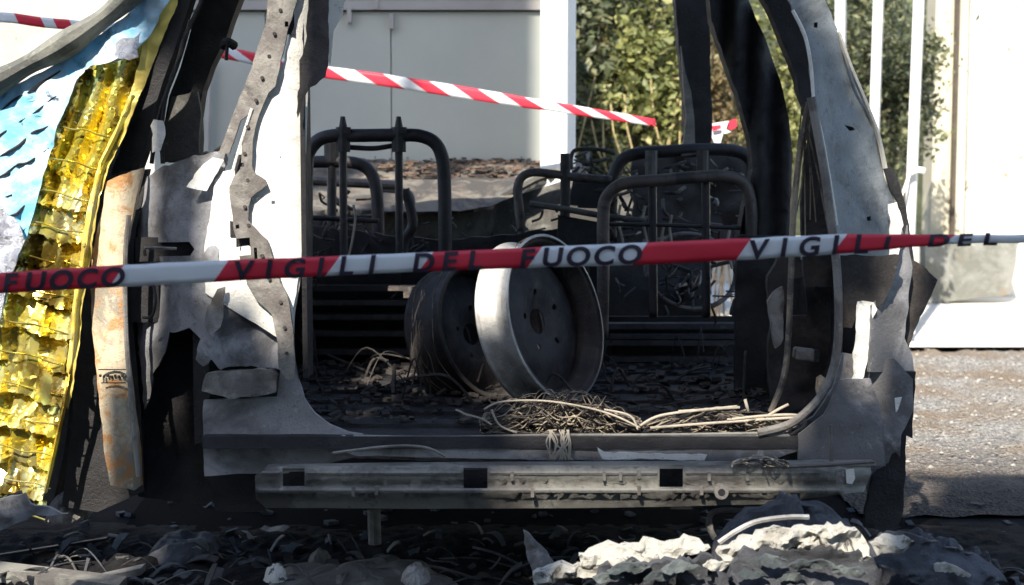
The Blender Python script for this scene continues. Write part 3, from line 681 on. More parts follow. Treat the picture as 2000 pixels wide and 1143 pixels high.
sheet('inner_post', [(1535, 470), (1560, 470), (1570, 540), (1545, 545), (1545, 615), (1575, 616), (1572, 540), (1600, 560), (1640, 560), (1640, 700), (1600, 790), (1510, 810), (1500, 700), (1505, 620), (1500, 540)], D0 + .25, M['brownblack'], CAR, .03, 12, .02, 7, jag=2)
sheet('inner_post', [(1440, 460), (1550, 460), (1540, 540), (1530, 800), (1480, 810), (1436, 800)], 4.25, M['black'], CAR, .03, 16, .02, 6, jag=1)
sheet('inner_post', [(1588, 220), (1600, 280), (1620, 420), (1632, 560), (1570, 560), (1565, 400), (1575, 300)], D0 + .2, M['brownblack'], CAR, .02, 12, .02, 7, jag=2)
# --- right rear pillar
def dright(x, y): return D0 + .0 + max(0, x - 1600) * .0022
sheet('rear_pillar', [(1520, -160), (1580, -160), (1612, 0), (1640, 70), (1662, 130), (1690, 200), (1712, 262), (1730, 330), (1736, 360), (1752, 390), (1766, 420), (1770, 470), (1755, 520), (1740, 560), (1712, 590), (1700, 600), (1672, 590), (1660, 660),
      (1655, 720), (1640, 700), (1645, 600), (1640, 500), (1630, 420), (1615, 330), (1600, 250), (1588, 180), (1580, 100), (1560, 40), (1540, 0)],
      lambda x, y: dright(x, y) + .014 * math.exp(-((x - 1625 - (y - 300) * .10) / 16.0) ** 2), M['bpillar'], CAR, .012, 9, .020, 5, jag=2.0,
      holes=[[(1650, 244), (1668, 248), (1672, 254), (1660, 256)], [(1692, 424), (1700, 422), (1701, 431), (1693, 432)], [(1590, 44), (1597, 44), (1597, 54), (1590, 54)]])
for (q, w_) in ((P(1662, 251, D0 + .2), .05), (P(1697, 427, D0 + .26), .04), (P(1593, 49, D0 + .03), .03)):
    mb = MB(); mb.box(q, (w_, .01, .045)); mb.build('inner_stiffener', M['black'], CAR)
sheet('scorched_skin', [(1642, 500), (1760, 498), (1748, 540), (1722, 600), (1680, 592), (1664, 640), (1644, 640)], D0 - .012, M['brownblack'], CAR, .004, 10, .006, 7, jag=2)
mb = MB(); mb.tube([P(x, y, dright(x, y) - .012) for x, y in ((1636, 60), (1660, 128), (1690, 200), (1714, 262), (1728, 325), (1733, 352), (1750, 388), (1762, 430), (1766, 470), (1750, 530))], .007, 6)
mb.tube([P(x, y, D0 - .008) for x, y in ((1548, 20), (1572, 70), (1584, 130), (1590, 200), (1604, 262), (1620, 350), (1634, 440))], .0045, 6)
mb.build('lit_edge', M['white'], CAR)  # white rim painted along the pillar edges that catch sun
sheet('paint_flake', [(1735, 400), (1752, 395), (1764, 440), (1758, 480), (1742, 540), (1726, 588), (1712, 586), (1724, 556), (1716, 552), (1730, 530), (1724, 526), (1738, 500), (1738, 450)], D0 + .0, M['white'], CAR, .004, 8, .006, 14, jag=2.5)
sheet('torn_strip', [(1676, 590), (1706, 592), (1712, 604), (1698, 640), (1696, 700), (1686, 742), (1672, 772), (1656, 768), (1658, 748), (1668, 732), (1666, 690), (1672, 640)], D0 - .025, M['white'], CAR, .004, 8, .008, 14, jag=2)
sheet('torn_strip', [(1686, 742), (1696, 744), (1697, 768), (1692, 776), (1688, 760)], D0 - .02, M['white'], CAR, .004, 8, .004, 14)
sheet('outer_quarter', [(1700, 598), (1735, 560), (1760, 500), (1772, 440), (1780, 520), (1774, 600), (1768, 660), (1784, 700), (1786, 730), (1740, 728), (1694, 726), (1698, 660)], lambda x, y: D0 - .02 + (x - 1700) * .0012, M['lower'], CAR, .01, 12, .012, 8, jag=1.5)
sheet('outer_quarter', [(1726, 330), (1742, 328), (1752, 350), (1768, 400), (1782, 480), (1786, 540), (1770, 640), (1764, 560), (1768, 470), (1756, 400), (1738, 370)], D0 + .14, M['black'], CAR, .01, 12, .01, 8, jag=1)
sheet('bent_flap', [(1768, 500), (1800, 518), (1830, 546), (1812, 590), (1790, 640), (1772, 692), (1764, 640), (1764, 560)], D0 + .12, M['brownblack'], CAR, .006, 10, .012, 8, jag=1.5)
sheet('wheel_arch', [(1690, 728), (1786, 726), (1784, 800), (1782, 856), (1768, 850), (1764, 1000), (1750, 1040), (1690, 1030), (1694, 960), (1720, 900), (1700, 800)], D0 + .03, M['black'], CAR, .02, 14, .012, 6, jag=3)
sheet('wheel_arch', [(1640, 740), (1700, 740), (1720, 800), (1730, 910), (1560, 905), (1560, 850), (1610, 810)], D0 - .03, M['lower'], CAR, .01, 14, .012, 6, jag=1)
sheet('bent_flap', [(1748, 778), (1762, 776), (1754, 800), (1750, 806)], D0 - .03, M['white'], CAR, .003, 7, .003, 8)
mb = MB(); mb.tube([P(x, y, D0 - .05) for x, y in ((1622, 830), (1624, 870), (1624, 902))], .005, 6); mb.tube([P(x, y, DB + .02) for x, y in ((1540, 912), (1620, 908), (1708, 902))], .005, 6)
mb.build('sill_edge', M['flange'], CAR)
sheet('torn_strip', [(1652, 918), (1668, 916), (1670, 935), (1664, 946), (1654, 944)], DB + .02, M['white'], CAR, .003, 7, .003, 8)
mb = MB(); c = P(1572, 692, D0 + .1); mb.box(c, (.055, .05, .03), M=Matrix.Rotation(.12, 3, 'Y')); o = mb.build('bracket', M['flange'], CAR); bv = o.modifiers.new('b', 'BEVEL'); bv.width = .006; bv.segments = 2
mb = MB(); mb.box(P(1592, 694, D0 + .09), (.012, .05, .028)); mb.build('bracket_end', M['black'], CAR)
sheet('charred_lump', [(1598, 740), (1606, 734), (1618, 742), (1616, 765), (1602, 790), (1594, 760)], D0 + .08, M['rustdoor'], CAR, .02, 7, .01, 14, jag=1)
sheet('charred_lump', [(1512, 570), (1530, 560), (1534, 600), (1528, 660), (1516, 680), (1506, 640), (1500, 590)], D0 + .2, M['flange'], CAR, .02, 9, .02, 14, jag=2)
# rubber seal looping round the opening at right
mb = MB(); mb.tube([P(x, y, D0 - .02) for x, y in ((1584, 190), (1604, 300), (1622, 420), (1634, 520), (1638, 620), (1632, 700), (1612, 760), (1580, 800), (1540, 830), (1480, 846))], .0105, 8)
mb.build('opening_seal', M['flange'], CAR)
mb = MB(); mb.tube([P(x, y, D0 + .08) for x, y in ((1580, 200), (1562, 300), (1550, 420), (1545, 540), (1540, 660), (1530, 740), (1505, 805))], .008, 7)
mb.build('hanging_cable', M['wire'], CAR)
mb = MB()
rn = random.Random(8)
for i in range(7):
    x0 = rn.uniform(1560, 1585); x1 = rn.uniform(1545, 1620)
    mb.tube([P(x0, 210 + rn.uniform(-10, 40), D0 + .1), P((x0 + x1) / 2 + rn.uniform(-8, 8), 330, D0 + .1), P(x1, rn.uniform(420, 520), D0 + .12)], .0018, 5)
mb.build('thin_wire', M['wire'], CAR)

# --- seat frames
def hoop(d, pts, rad, mat, name='seat_frame'):
    mb = MB(); mb.tube([P(x, y, d) for x, y in pts], rad, 12); return mb.build(name, mat, CAR, True)
def strut(par, d, pts, rad, mat, name='seat_rod', seg=8):
    mb = MB(); mb.tube([P(x, y, d) for x, y in pts], rad, seg); return mb.build(name, mat, par, True)
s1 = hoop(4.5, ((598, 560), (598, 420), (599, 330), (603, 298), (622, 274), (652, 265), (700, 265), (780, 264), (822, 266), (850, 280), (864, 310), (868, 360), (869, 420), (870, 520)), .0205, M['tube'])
for x in (670, 779):
    strut(s1, 4.5, ((x, 244), (x, 330), (x + 1, 430), (x + 2, 520)), .012, M['tube'], 'headrest_rod')
    c = P(x, 268, 4.5); mb = MB()
    mb.tube([c + Vector((0, 0, -.045)), c + Vector((0, 0, .03))], .022, 10, sm=False)
    mb.tube([c + Vector((0, 0, .03)), c + Vector((0, 0, .045)), c + Vector((0, 0, .062))], lambda u: .013 - .006 * u, 10, sm=False)
    mb.box(c + Vector((.012, -.01, .02)), (.025, .03, .018)); mb.build('headrest_guide', M['tube'], s1)
strut(s1, 4.52, ((684, 288), (730, 290), (770, 284)), .008, M['tube'], 'cross_bar')
strut(s1, 4.55, ((585, 424), (700, 430), (740, 432)), .008, M['tube'], 'cross_bar')
strut(s1, 4.6, ((790, 370), (800, 400), (806, 440), (790, 470), (786, 520)), .016, M['tube'], 'recliner_arm')
strut(s1, 4.45, ((690, 400), (694, 425), (688, 470), (680, 505)), .004, M['wirelit'], 'spring_wire', 6)
s2 = hoop(5.0, ((560, 318), (640, 316), (690, 318), (718, 330), (733, 360), (738, 420), (738, 520)), .021, M['tube'])
strut(s2, 5.0, ((648, 278), (648, 320), (648, 420), (648, 520)), .016, M['tube'], 'headrest_rod')
mb = MB(); c = P(648, 300, 5.0); mb.tube([c + Vector((0, 0, -.03)), c + Vector((0, 0, .04))], .026, 10, sm=False); mb.build('headrest_guide', M['tube'], s2)
s3 = hoop(4.95, ((1192, 470), (1194, 380), (1200, 340), (1216, 312), (1245, 300), (1300, 296), (1380, 292), (1430, 294), (1458, 304), (1470, 325), (1474, 380), (1474, 470)), .0215, M['tube'])
for x in (1272, 1372):
    c = P(x, 318, 4.9); mb = MB(); mb.tube([c + Vector((0, 0, -.04)), c + Vector((0, 0, .04))], .020, 10, sm=False); mb.build('headrest_guide', M['dash'], s3)
strut(s3, 4.93, ((1330, 305), (1366, 303), (1376, 312), (1376, 334)), .008, M['tubelit'], 'release_rod')
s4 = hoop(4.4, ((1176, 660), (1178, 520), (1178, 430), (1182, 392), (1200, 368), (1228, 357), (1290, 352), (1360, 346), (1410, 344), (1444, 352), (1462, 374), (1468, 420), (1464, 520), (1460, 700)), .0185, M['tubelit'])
for x in (1274, 1378): strut(s4, 4.42, ((x, 352), (x + 1, 480), (x + 2, 620)), .013, M['tube'], 'headrest_rod')
strut(s4, 4.42, ((1183, 438), (1300, 440), (1460, 446)), .006, M['tube'], 'cross_bar')
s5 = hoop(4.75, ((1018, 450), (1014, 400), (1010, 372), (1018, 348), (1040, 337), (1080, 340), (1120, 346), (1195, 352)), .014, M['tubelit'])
strut(s5, 4.75, ((1014, 350), (1012, 400), (1018, 440), (1026, 452)), .013, M['dash'], 'recliner_arm')
strut(s5, 4.7, ((1034, 398), (1100, 408), (1180, 422), (1262, 432)), .010, M['dash'], 'cross_bar')
strut(s5, 4.75, ((1104, 300), (1104, 360), (1103, 430), (1100, 470)), .016, M['brownblack'], 'seat_rod')
strut(s5, 4.95, ((1116, 330), (1116, 305), (1128, 292), (1170, 292), (1200, 300)), .007, M['tubelit'], 'guide_loop')
sheet('seat_plate', [(1120, 350), (1200, 352), (1196, 410), (1110, 400)], 4.9, M['black'], CAR, .02, 12, .01, 7)
sheet('seat_plate', [(600, 440), (870, 470), (1180, 440), (1180, 520), (600, 520)], 4.8, M['black'], CAR, .02, 16, .01, 7, jag=3)
sheet('seat_plate', [(1090, 420), (1180, 436), (1180, 500), (1088, 490)], 4.72, M['black'], CAR, .02, 12, .01, 7)
# steering wheel
c = P(1350, 530, 5.2); mb = MB(); R = Matrix.Rotation(radians(-18), 3, 'X') @ Matrix.Rotation(radians(12), 3, 'Z'); r0 = .165
mb.tube([c + R @ Vector((r0 * cos(a_ * 2 * pi / 40), 0, .82 * r0 * sin(a_ * 2 * pi / 40))) for a_ in range(41)], .009, 8, sm=False); SW = mb.build('steering_wheel', M['tubelit'], CAR, True)
mb = MB()
for a_ in (20, 160, 270): mb.tube([c, c + R @ Vector((r0 * cos(radians(a_)), 0, .82 * r0 * sin(radians(a_))))], .009, 6, sm=False)
mb.tube([c, c + Vector((0, .3, -.12))], .03, 8, sm=False); mb.build('spoke', M['black'], SW)
# burnt scraps hanging in the cabin
mb = MB(); rn = random.Random(21)
for (x0, x1, y0, y1, d, k) in ((1190, 1470, 360, 480, 4.9, 60), (600, 730, 360, 480, 5.2, 30), (1200, 1460, 310, 350, 5.1, 34), (1110, 1200, 295, 345, 5.4, 26), (1010, 1200, 430, 490, 4.9, 16), (1290, 1400, 480, 600, 5.1, 26)):
    for i in range(k):
        x = rn.uniform(x0, x1); y = rn.uniform(y0, y1); L = rn.uniform(8, 46)
        a_ = rn.uniform(0, 2 * pi)
        mb.tube([P(x, y, d + rn.uniform(-.1, .1)), P(x + cos(a_) * L * .5 + rn.uniform(-6, 6), y + abs(sin(a_)) * L * .6, d), P(x + cos(a_) * L, y + L * .9 * abs(sin(a_)), d)], rn.uniform(.002, .007), 5, m=rn.choice((0, 0, 0, 1)))
o = mb.build('burnt_scrap', [M['brownblack'], M['flange']], CAR); o['kind'] = 'stuff'
for (x, y) in ((1297, 440), (1312, 420), (1212, 400), (1260, 402), (1425, 450), (1440, 470)):
    mb = MB(); mb.tube([P(x, y, 4.8), P(x - 4, y + 30, 4.8), P(x + 5, y + 75, 4.78)], .005, 6); mb.build('spring_wire', M['wirelit'], CAR)

rn = random.Random(91); mb = MB()
for i in range(900):
    x = rn.uniform(-.68, .72); y = rn.uniform(3.7, 4.85); s_ = rn.uniform(.006, .028)
    mb.box((x, y, zf + .01 + s_ * .25), (s_, s_ * rn.uniform(.3, 1.6), s_ * rn.uniform(.1, .5)), M=Matrix.Rotation(rn.uniform(0, 6), 3, 'Z') @ Matrix.Rotation(rn.uniform(-.6, .6), 3, 'X'), m=0)
for i in range(46):
    c = Vector((rn.uniform(-.66, .7), rn.uniform(3.9, 4.85), zf + .01)); a_ = rn.uniform(0, 6.3); L = rn.uniform(.05, .22)
    mb.tube([c, c + Vector((cos(a_) * L * .4, sin(a_) * L * .3, rn.uniform(.01, .14))), c + Vector((cos(a_) * L, sin(a_) * L, rn.uniform(0, .08)))], rn.uniform(.002, .005), 5, m=0)
o = mb.build('burnt_scrap', [M['brownblack'], M['dash']], CAR); o['kind'] = 'stuff'
mb = MB()
for (x0, x1, y0, y1, d, k) in ((596, 870, 430, 540, 4.75, 50), (880, 1180, 400, 520, 4.9, 40), (1180, 1470, 480, 600, 4.7, 20)):
    for i in range(k):
        x = rn.uniform(x0, x1); y = rn.uniform(y0, y1); L = rn.uniform(10, 60); a_ = rn.uniform(0, 2 * pi)
        mb.tube([P(x, y, d + rn.uniform(-.15, .1)), P(x + cos(a_) * L * .5 + rn.uniform(-9, 9), y + abs(sin(a_)) * L * .6, d), P(x + cos(a_) * L, y + L * .9 * abs(sin(a_)), d)], rn.uniform(.0015, .005), 5, m=0 if rn.random() < .85 else 1)
o = mb.build('burnt_scrap', [M['brownblack'], M['dash']], CAR); o['kind'] = 'stuff'
# ================================================================== loose things in the load bay
def wheel(label, cpx, cpy, d, R0, wd, yaw, tilt, roll, mats):
    c = P(cpx, cpy, d)
    rt = root('wheel_rim', c, label, 'wheel rim', 'steel wheel rims lying in the back')
    RM = Matrix.Rotation(radians(yaw), 3, 'Z') @ Matrix.Rotation(radians(tilt), 3, 'X') @ Matrix.Rotation(radians(roll), 3, 'Y')
    # lathe round local y; front at y=-wd/2
    prof = [(R0 * 1.0, -wd * .50), (R0 * 1.03, -wd * .49), (R0 * 1.03, -wd * .46), (R0 * .985, -wd * .44), (R0 * .96, -wd * .40), (R0 * .955, -wd * .2), (R0 * .90, -wd * .10), (R0 * .89, wd * .15), (R0 * .95, wd * .25), (R0 * .96, wd * .42), (R0 * 1.0, wd * .46), (R0 * 1.03, wd * .5)]
    inner = [(r_ - .006, y_) for r_, y_ in prof]
    loop = prof + inner[::-1]; N = 64; vs = []; fs = []
    for k in range(N):
        a = 2 * pi * k / N
        for r_, y_ in loop: vs.append(c + RM @ Vector((r_ * cos(a), y_, r_ * sin(a))))
    L = len(loop)
    for k in range(N):
        for i in range(L):
            a = k * L + i; b = k * L + (i + 1) % L; a2 = ((k + 1) % N) * L + i; b2 = ((k + 1) % N) * L + (i + 1) % L
            fs.append((a, b, b2, a2))
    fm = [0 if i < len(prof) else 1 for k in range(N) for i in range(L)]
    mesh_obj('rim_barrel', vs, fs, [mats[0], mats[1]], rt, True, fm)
    # dished disc with vent and bolt holes
    out = [(R0 * .9 * cos(2 * pi * k / 40), R0 * .9 * sin(2 * pi * k / 40)) for k in range(40)]
    hs = []
    def circ(x, y, r_, n_=10): return [(x + r_ * cos(2 * pi * k / n_), y + r_ * sin(2 * pi * k / n_)) for k in range(n_)]
    hs.append(circ(0, 0, R0 * .16, 16))
    for k in range(5): hs.append(circ(R0 * .36 * cos(k * pi * .4 + .4), R0 * .36 * sin(k * pi * .4 + .4), R0 * .04))
    v2, f2 = cdt(out, hs, R0 * .11); n = len(v2); pv = []
    for v in v2:
        q = v.length / R0; y_ = wd * .08 + wd * (.12 * cos(q * 7.0))
        pv.append(c + RM @ Vector((v.x, y_, v.y)))
    pb = [x + RM @ Vector((0, .004, 0)) for x in pv]
    mesh_obj('wheel_disc', pv + pb, [tuple(f) for f in f2] + [tuple(i + n for i in f[::-1]) for f in f2], mats[1], rt, True)
    rn_ = random.Random(int(cpx)); mb = MB()
    for q in range(9 if d > 4.1 else 2):
        rr = R0 * rn_.uniform(.97, 1.06); yo = rn_.uniform(-.42, .42) * wd; a0 = rn_.uniform(0, 6.3); span = rn_.uniform(1.5, 4.5)
        mb.tube([c + RM @ Vector((rr * cos(a0 + span * u / 16), yo + .01 * sin(u), rr * sin(a0 + span * u / 16) + .006 * rn_.uniform(-1, 1))) for u in range(17)], .0012, 4, sm=False)
    mb.build('tyre_wire', M['wire'], rt)
    return rt
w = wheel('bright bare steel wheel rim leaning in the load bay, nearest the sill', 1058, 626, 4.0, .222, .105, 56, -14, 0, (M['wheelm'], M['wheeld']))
# the inner faces of this rim take the darker steel
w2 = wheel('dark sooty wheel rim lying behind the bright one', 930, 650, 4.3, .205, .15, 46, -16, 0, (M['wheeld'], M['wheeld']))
def tangle(name, label, x0, x1, y0, y1, d, n, rad, mats, seed, grp=None, flatten=True, cat='wires', sag=20):
    rn = random.Random(seed); mb = MB()
    for i in range(n):
        x = rn.uniform(x0, x1); L = rn.uniform(.25, .6) * (x1 - x0); s = rn.choice((-1, 1))
        pts = []
        nn = rn.randint(4, 6); yy = rn.uniform(y0, y1)
        for k in range(nn):
            u = k / (nn - 1)
            xx = min(max(x + s * L * (u - .5), x0), x1); yc = yy + (rn.uniform(-.4, .4)) * (y1 - y0)
            env = 1 - ((xx - (x0 + x1) / 2) / ((x1 - x0) / 2)) ** 2
            yc = y1 - (y1 - yc) * (.35 + .65 * max(0, env))
            pts.append(P(xx, min(yc, y1), d + rn.uniform(-.06, .06)))
        mb.tube(pts, rn.uniform(.6, 1.3) * rad, 5, m=rn.choice((0, 0, 1)))
    o = mb.build(name, mats, None, True); tag(o, label, cat, grp); return o
tangle('wire_tangle', 'matted heap of burnt wires and springs on the sill in front of the bright rim', 940, 1250, 778, 850, D0 + .06, 170, .0017, [M['wire'], M['brownblack']], 2, 'burnt wiring')
tangle('wire_tangle', 'flat spread of burnt cables at the right end of the sill', 1245, 1580, 806, 850, D0 + .06, 80, .0022, [M['wire'], M['brownblack']], 3, 'burnt wiring')
mb = MB(); rn = random.Random(77)
for i in range(16):
    x = rn.uniform(1070, 1120); mb.tube([P(x, 840, D0 - .02), P(x + rn.uniform(-15, 15), 865, D0 - .04), P(1095 + rn.uniform(-25, 25), 900, D0 - .04)], .002, 5)
for pts in (((945, 800), (980, 785), (1060, 783), (1140, 795), (1200, 812), (1250, 836)), ((960, 800), (975, 830), (1010, 846)), ((1180, 800), (1230, 812), (1246, 840)), ((900, 805), (915, 812), (890, 800)), ((905, 808), (940, 818), (960, 830))):
    mb.tube([P(x, y, D0 - .005) for x, y in pts], .0028, 6)
o = mb.build('wire_strands', M['wirelit'], None, True); tag(o, 'pale strands of wire drooping over the middle of the sill', 'wires', 'burnt wiring')
mb = MB()
for pts in (((1250, 832), (1290, 812), (1380, 800), (1445, 796)), ((1325, 804), (1380, 800), (1440, 794)), ((1270, 836), (1400, 826), (1560, 815)), ((1420, 820), (1500, 812), (1560, 812), (1572, 830), (1540, 852), (1505, 876)), ((1540, 790), (1520, 800), (1500, 812)), ((1455, 780), (1462, 806))):
    mb.tube([P(x, y, D0 - .0) for x, y in pts], .004, 6)
o = mb.build('cable_loop', M['wirelit'], None, True); tag(o, 'pale looped cables ending at the right corner of the opening', 'cables', 'burnt wiring')
o = tangle('wire_tangle', 'small matted clump of fibres on top of the bumper beam at right', 1430, 1540, 890, 912, DB + .03, 26, .0018, [M['wirelit'], M['wire']], 4, 'burnt wiring')

# ================================================================== COVERED SHAPE at left
r = root('covered_wing', (-1.15, 3.9, 0), 'dark crumpled front wing under the tarpaulin and foil at the left edge', 'car wreck')
sheet('wing_panel', [(-250, 300), (60, 240), (250, 60), (330, -150), (372, -150), (330, 30), (280, 170), (215, 345), (150, 600), (130, 850), (100, 1000), (-250, 1000)], D0 + .2, M['black'], r, .1, 40, .02, 4)
def crum(x, y):
    return 0
# gold foil: quilt bands + creases
def facet(x, y, sx, sy, amp, sd):
    """piecewise flat creases: every cell of the crumple is tilted its own way"""
    q = Vector((x * sx, y * sy, sd)); c = noise.voronoi(q)[1][0]
    tx = noise.cell(c * 7.3) ; ty = noise.cell(c * 3.1 + Vector((9, 2, 4)))
    return amp * ((q.x - c.x) * tx + (q.y - c.y) * ty)
def gfn(x, y, p):
    wv = noise.noise(Vector((x * .012, y * .006, 4)))
    s = (y - .20 * x) / 64.0 + .22 * wv + .02 * noise.noise(Vector((x * .04, y * .03, 8))); k = math.floor(s); fr = s - k
    low = min(1, max(0, (y - 300) / 120))
    d_ = -.024 * fr * (.25 + .75 * low) * (.5 + .6 * noise.cell(Vector((k * 1.7, 3, 1))))
    # long folds along the hanging direction, stronger above
    c_ = x + (y - 120) * .36
    f_ = abs(((c_ / 46.0 + .8 * noise.noise(Vector((c_ * .01, y * .006, 2)))) % 1) - .5) * 2
    d_ += .026 * f_ ** 2 * (1.1 - .8 * low)
    u = x / 62.0 + noise.cell(Vector((k * 3.1, 7, 2))) * 2 + .35 * wv; ku = math.floor(u); t1 = noise.cell(Vector((ku * 2.3, k * 1.9, 5))); t2 = noise.cell(Vector((ku * 5.3, k * 2.9, 9)))
    d_ += low * (.045 * (t1 - .5) * (u - ku - .5) + .030 * (t2 - .5) * (fr - .5))
    return d_ + facet(x, y, .018, .012, .012, 3) + .010 * noise.noise(Vector((x * .02, y * .01, 1)))
o = sheet('rescue_blanket', [(152, 150), (170, 128), (214, 120), (258, 112), (268, 92), (285, 60), (300, 56), (292, 110), (262, 190), (236, 256), (205, 320), (188, 380), (178, 440), (166, 520), (152, 600), (146, 680), (134, 760), (116, 840), (106, 910),
      (92, 960), (86, 1006), (62, 990), (45, 958), (22, 962), (0, 976), (-40, 980), (-30, 700), (-4, 640), (22, 540), (50, 460), (75, 380), (98, 300), (118, 236), (134, 196)],
      lambda x, y: D0 + .05 - .00003 * (x) , M['gold'], None, .0015, 5.5, .002, 12, fn=gfn, jag=2, shade=False)
tag(o, 'crumpled gold rescue foil blanket hanging down beside the dark door gap', 'foil blanket')
hm = MB(); hm.tube([P(x, y, D0 + .02) for x, y in ((262, 186), (236, 256), (205, 320), (189, 380), (178, 440), (166, 520), (152, 600), (146, 680), (134, 760), (112, 860), (90, 960))], .012, 6, flat=.5)
hm.build('rolled_hem', M['gold'], o)
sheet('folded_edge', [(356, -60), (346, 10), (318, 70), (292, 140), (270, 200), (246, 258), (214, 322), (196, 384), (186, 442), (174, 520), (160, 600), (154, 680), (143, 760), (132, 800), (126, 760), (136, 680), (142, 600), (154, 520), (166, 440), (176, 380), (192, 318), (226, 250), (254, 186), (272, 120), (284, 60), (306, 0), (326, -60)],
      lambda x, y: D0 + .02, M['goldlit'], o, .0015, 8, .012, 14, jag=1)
for k in range(13):
    y0 = 245 + k * 62; xa = max(-20, 118 - (y0 - 236) * .36); xb = 205 - (y0 - 320) * .17
    hm = MB(); hm.tube([P(xa + (xb - xa) * u, y0 + .22 * (xb - xa) * u + 3 * sin(u * 9 + k), D0 + .026) for u in (0, .25, .5, .75, .97)], .0022, 5); hm.build('stitched_crease', M['gold'], o)
def bfn(x, y, p):
    s = (y + .62 * x) / 58.0
    q = Vector((x * .02, y * .02, 9))
    s += .35 * noise.noise(q)
    b = abs((s % 1) - .5) * 2
    return .009 * (b ** 10) + facet(x * .8 + y * .6, y * .8 - x * .6, .010, .02, .010, 5) + .006 * noise.noise(q * 2.0)
o = sheet('tarpaulin', [(-60, 222), (-10, 188), (60, 150), (100, 130), (160, 90), (220, 50), (262, 16), (330, -60), (372, -60), (312, 30), (292, 70), (268, 96), (215, 122), (170, 130), (150, 155), (132, 200), (112, 245), (96, 305), (74, 385), (50, 465), (22, 545), (-4, 645), (-40, 760), (-60, 760)],
      lambda x, y: D0 + .01, M['blue'], None, .002, 10, .004, 12, fn=bfn, jag=1)
tag(o, 'creased blue and white tarpaulin draped down the left edge', 'tarpaulin')
sheet('silver_lining', [(-60, 380), (0, 400), (40, 440), (46, 470), (20, 545), (-8, 640), (-40, 740), (-60, 740)], D0 - .004, M['silver'], o, .002, 9, .012, 18, jag=3, shade=False)
mb = MB(); mb.tube([P(x, y, D0 - .004) for x, y in ((-60, 190), (0, 158), (60, 124), (120, 92), (180, 52), (240, 4), (310, -70))], lambda u: .034 + .006 * sin(u * 15), 10, flat=.8); mb.build('grey_hem', M['hem'], o)
rn = random.Random(4)
for k in range(9):
    mb = MB(); ys = 190 + k * 44; pts = []
    for u in range(7):
        x = -30 + u * (185 - k * 15) / 6; y = ys - (x + 30) * .62 + rn.uniform(-5, 5); pts.append(P(x, y, D0 + .012))
    mb.tube(pts, lambda u: .0032 * sin(u * pi) + .0008, 5); mb.build('stitched_crease', M['black'], o)
sheet('rag', [(226, 88), (240, 74), (262, 74), (274, 62), (268, 90), (270, 112), (250, 118), (224, 112)], D0 - .01, M['silver'], o, .003, 8, .012, 18, jag=2)

# ================================================================== TAPES
def tape(name, label, pts, d, wpx, bounds, first_red, mats, slant=20, group='red and white barrier tapes', letters=None):
    """printed tape strip; bounds = positions where the colour changes"""
    def yc(x):
        for i in range(len(pts) - 1):
            if pts[i][0] <= x <= pts[i + 1][0]:
                u = (x - pts[i][0]) / (pts[i + 1][0] - pts[i][0]); return pts[i][1] * (1 - u) + pts[i + 1][1] * u
        return pts[-1][1] if x > pts[-1][0] else pts[0][1]
    dd = d if callable(d) else (lambda x: d)
    x0, x1 = pts[0][0], pts[-1][0]; bs = [x0] + [b for b in bounds if x0 < b < x1] + [x1]
    mb = MB(); rows = 4
    for i in range(len(bs) - 1):
        m = (0 if first_red else 1) if i % 2 == 0 else (1 if first_red else 0)
        n = max(1, int((bs[i + 1] - bs[i]) / 14))
        for k in range(n):
            xa = bs[i] + (bs[i + 1] - bs[i]) * k / n; xb = bs[i] + (bs[i + 1] - bs[i]) * (k + 1) / n
            for j in range(rows):
                ta, tb = j / rows - .5, (j + 1) / rows - .5
                def pt(x, t_):
                    xx = x + (slant * t_ if x0 < x < x1 else 0); w_ = wpx(x) if callable(wpx) else wpx
                    curl = .0015 * math.cos(t_ * pi) + .003 * noise.noise(Vector((xx * .012, t_, 3)))
                    return P(xx, yc(xx) + t_ * w_ + 1.2 * noise.noise(Vector((xx * .02, 0, 1))), dd(xx) - curl)
                mb.add([pt(xa, ta), pt(xa, tb), pt(xb, tb), pt(xb, ta)], [(0, 1, 2, 3)], m)
    o = mb.build(name, mats, None, True)
    bm = bmesh.new(); bm.from_mesh(o.data); bmesh.ops.remove_doubles(bm, verts=bm.verts, dist=1e-5); bm.to_mesh(o.data); bm.free()
    sd_ = o.modifiers.new('s', 'SOLIDIFY'); sd_.thickness = .0006; sd_.offset = 1
    tag(o, label, 'barrier tape', group)
    return o, yc
DT = 2.6
TW = 44
o, yc = tape('barrier_tape', 'near red and white tape printed VIGILI DEL FUOCO across the front of the wreck',
     [(-120, 561), (0, 553), (200, 541), (420, 530), (640, 520), (840, 511), (1040, 503), (1240, 496), (1450, 487), (1640, 477), (1860, 468), (2000, 466), (2120, 464)],
     DT, lambda x: 40 + 3 * sin(x * .006) - 22 * min(1, max(0, (x - 1640) / 260)), [228, 432, 650, 832, 1044, 1250, 1452, 1640, 1852, 2060], True, [M['red'], M['tapewhite']], -30)
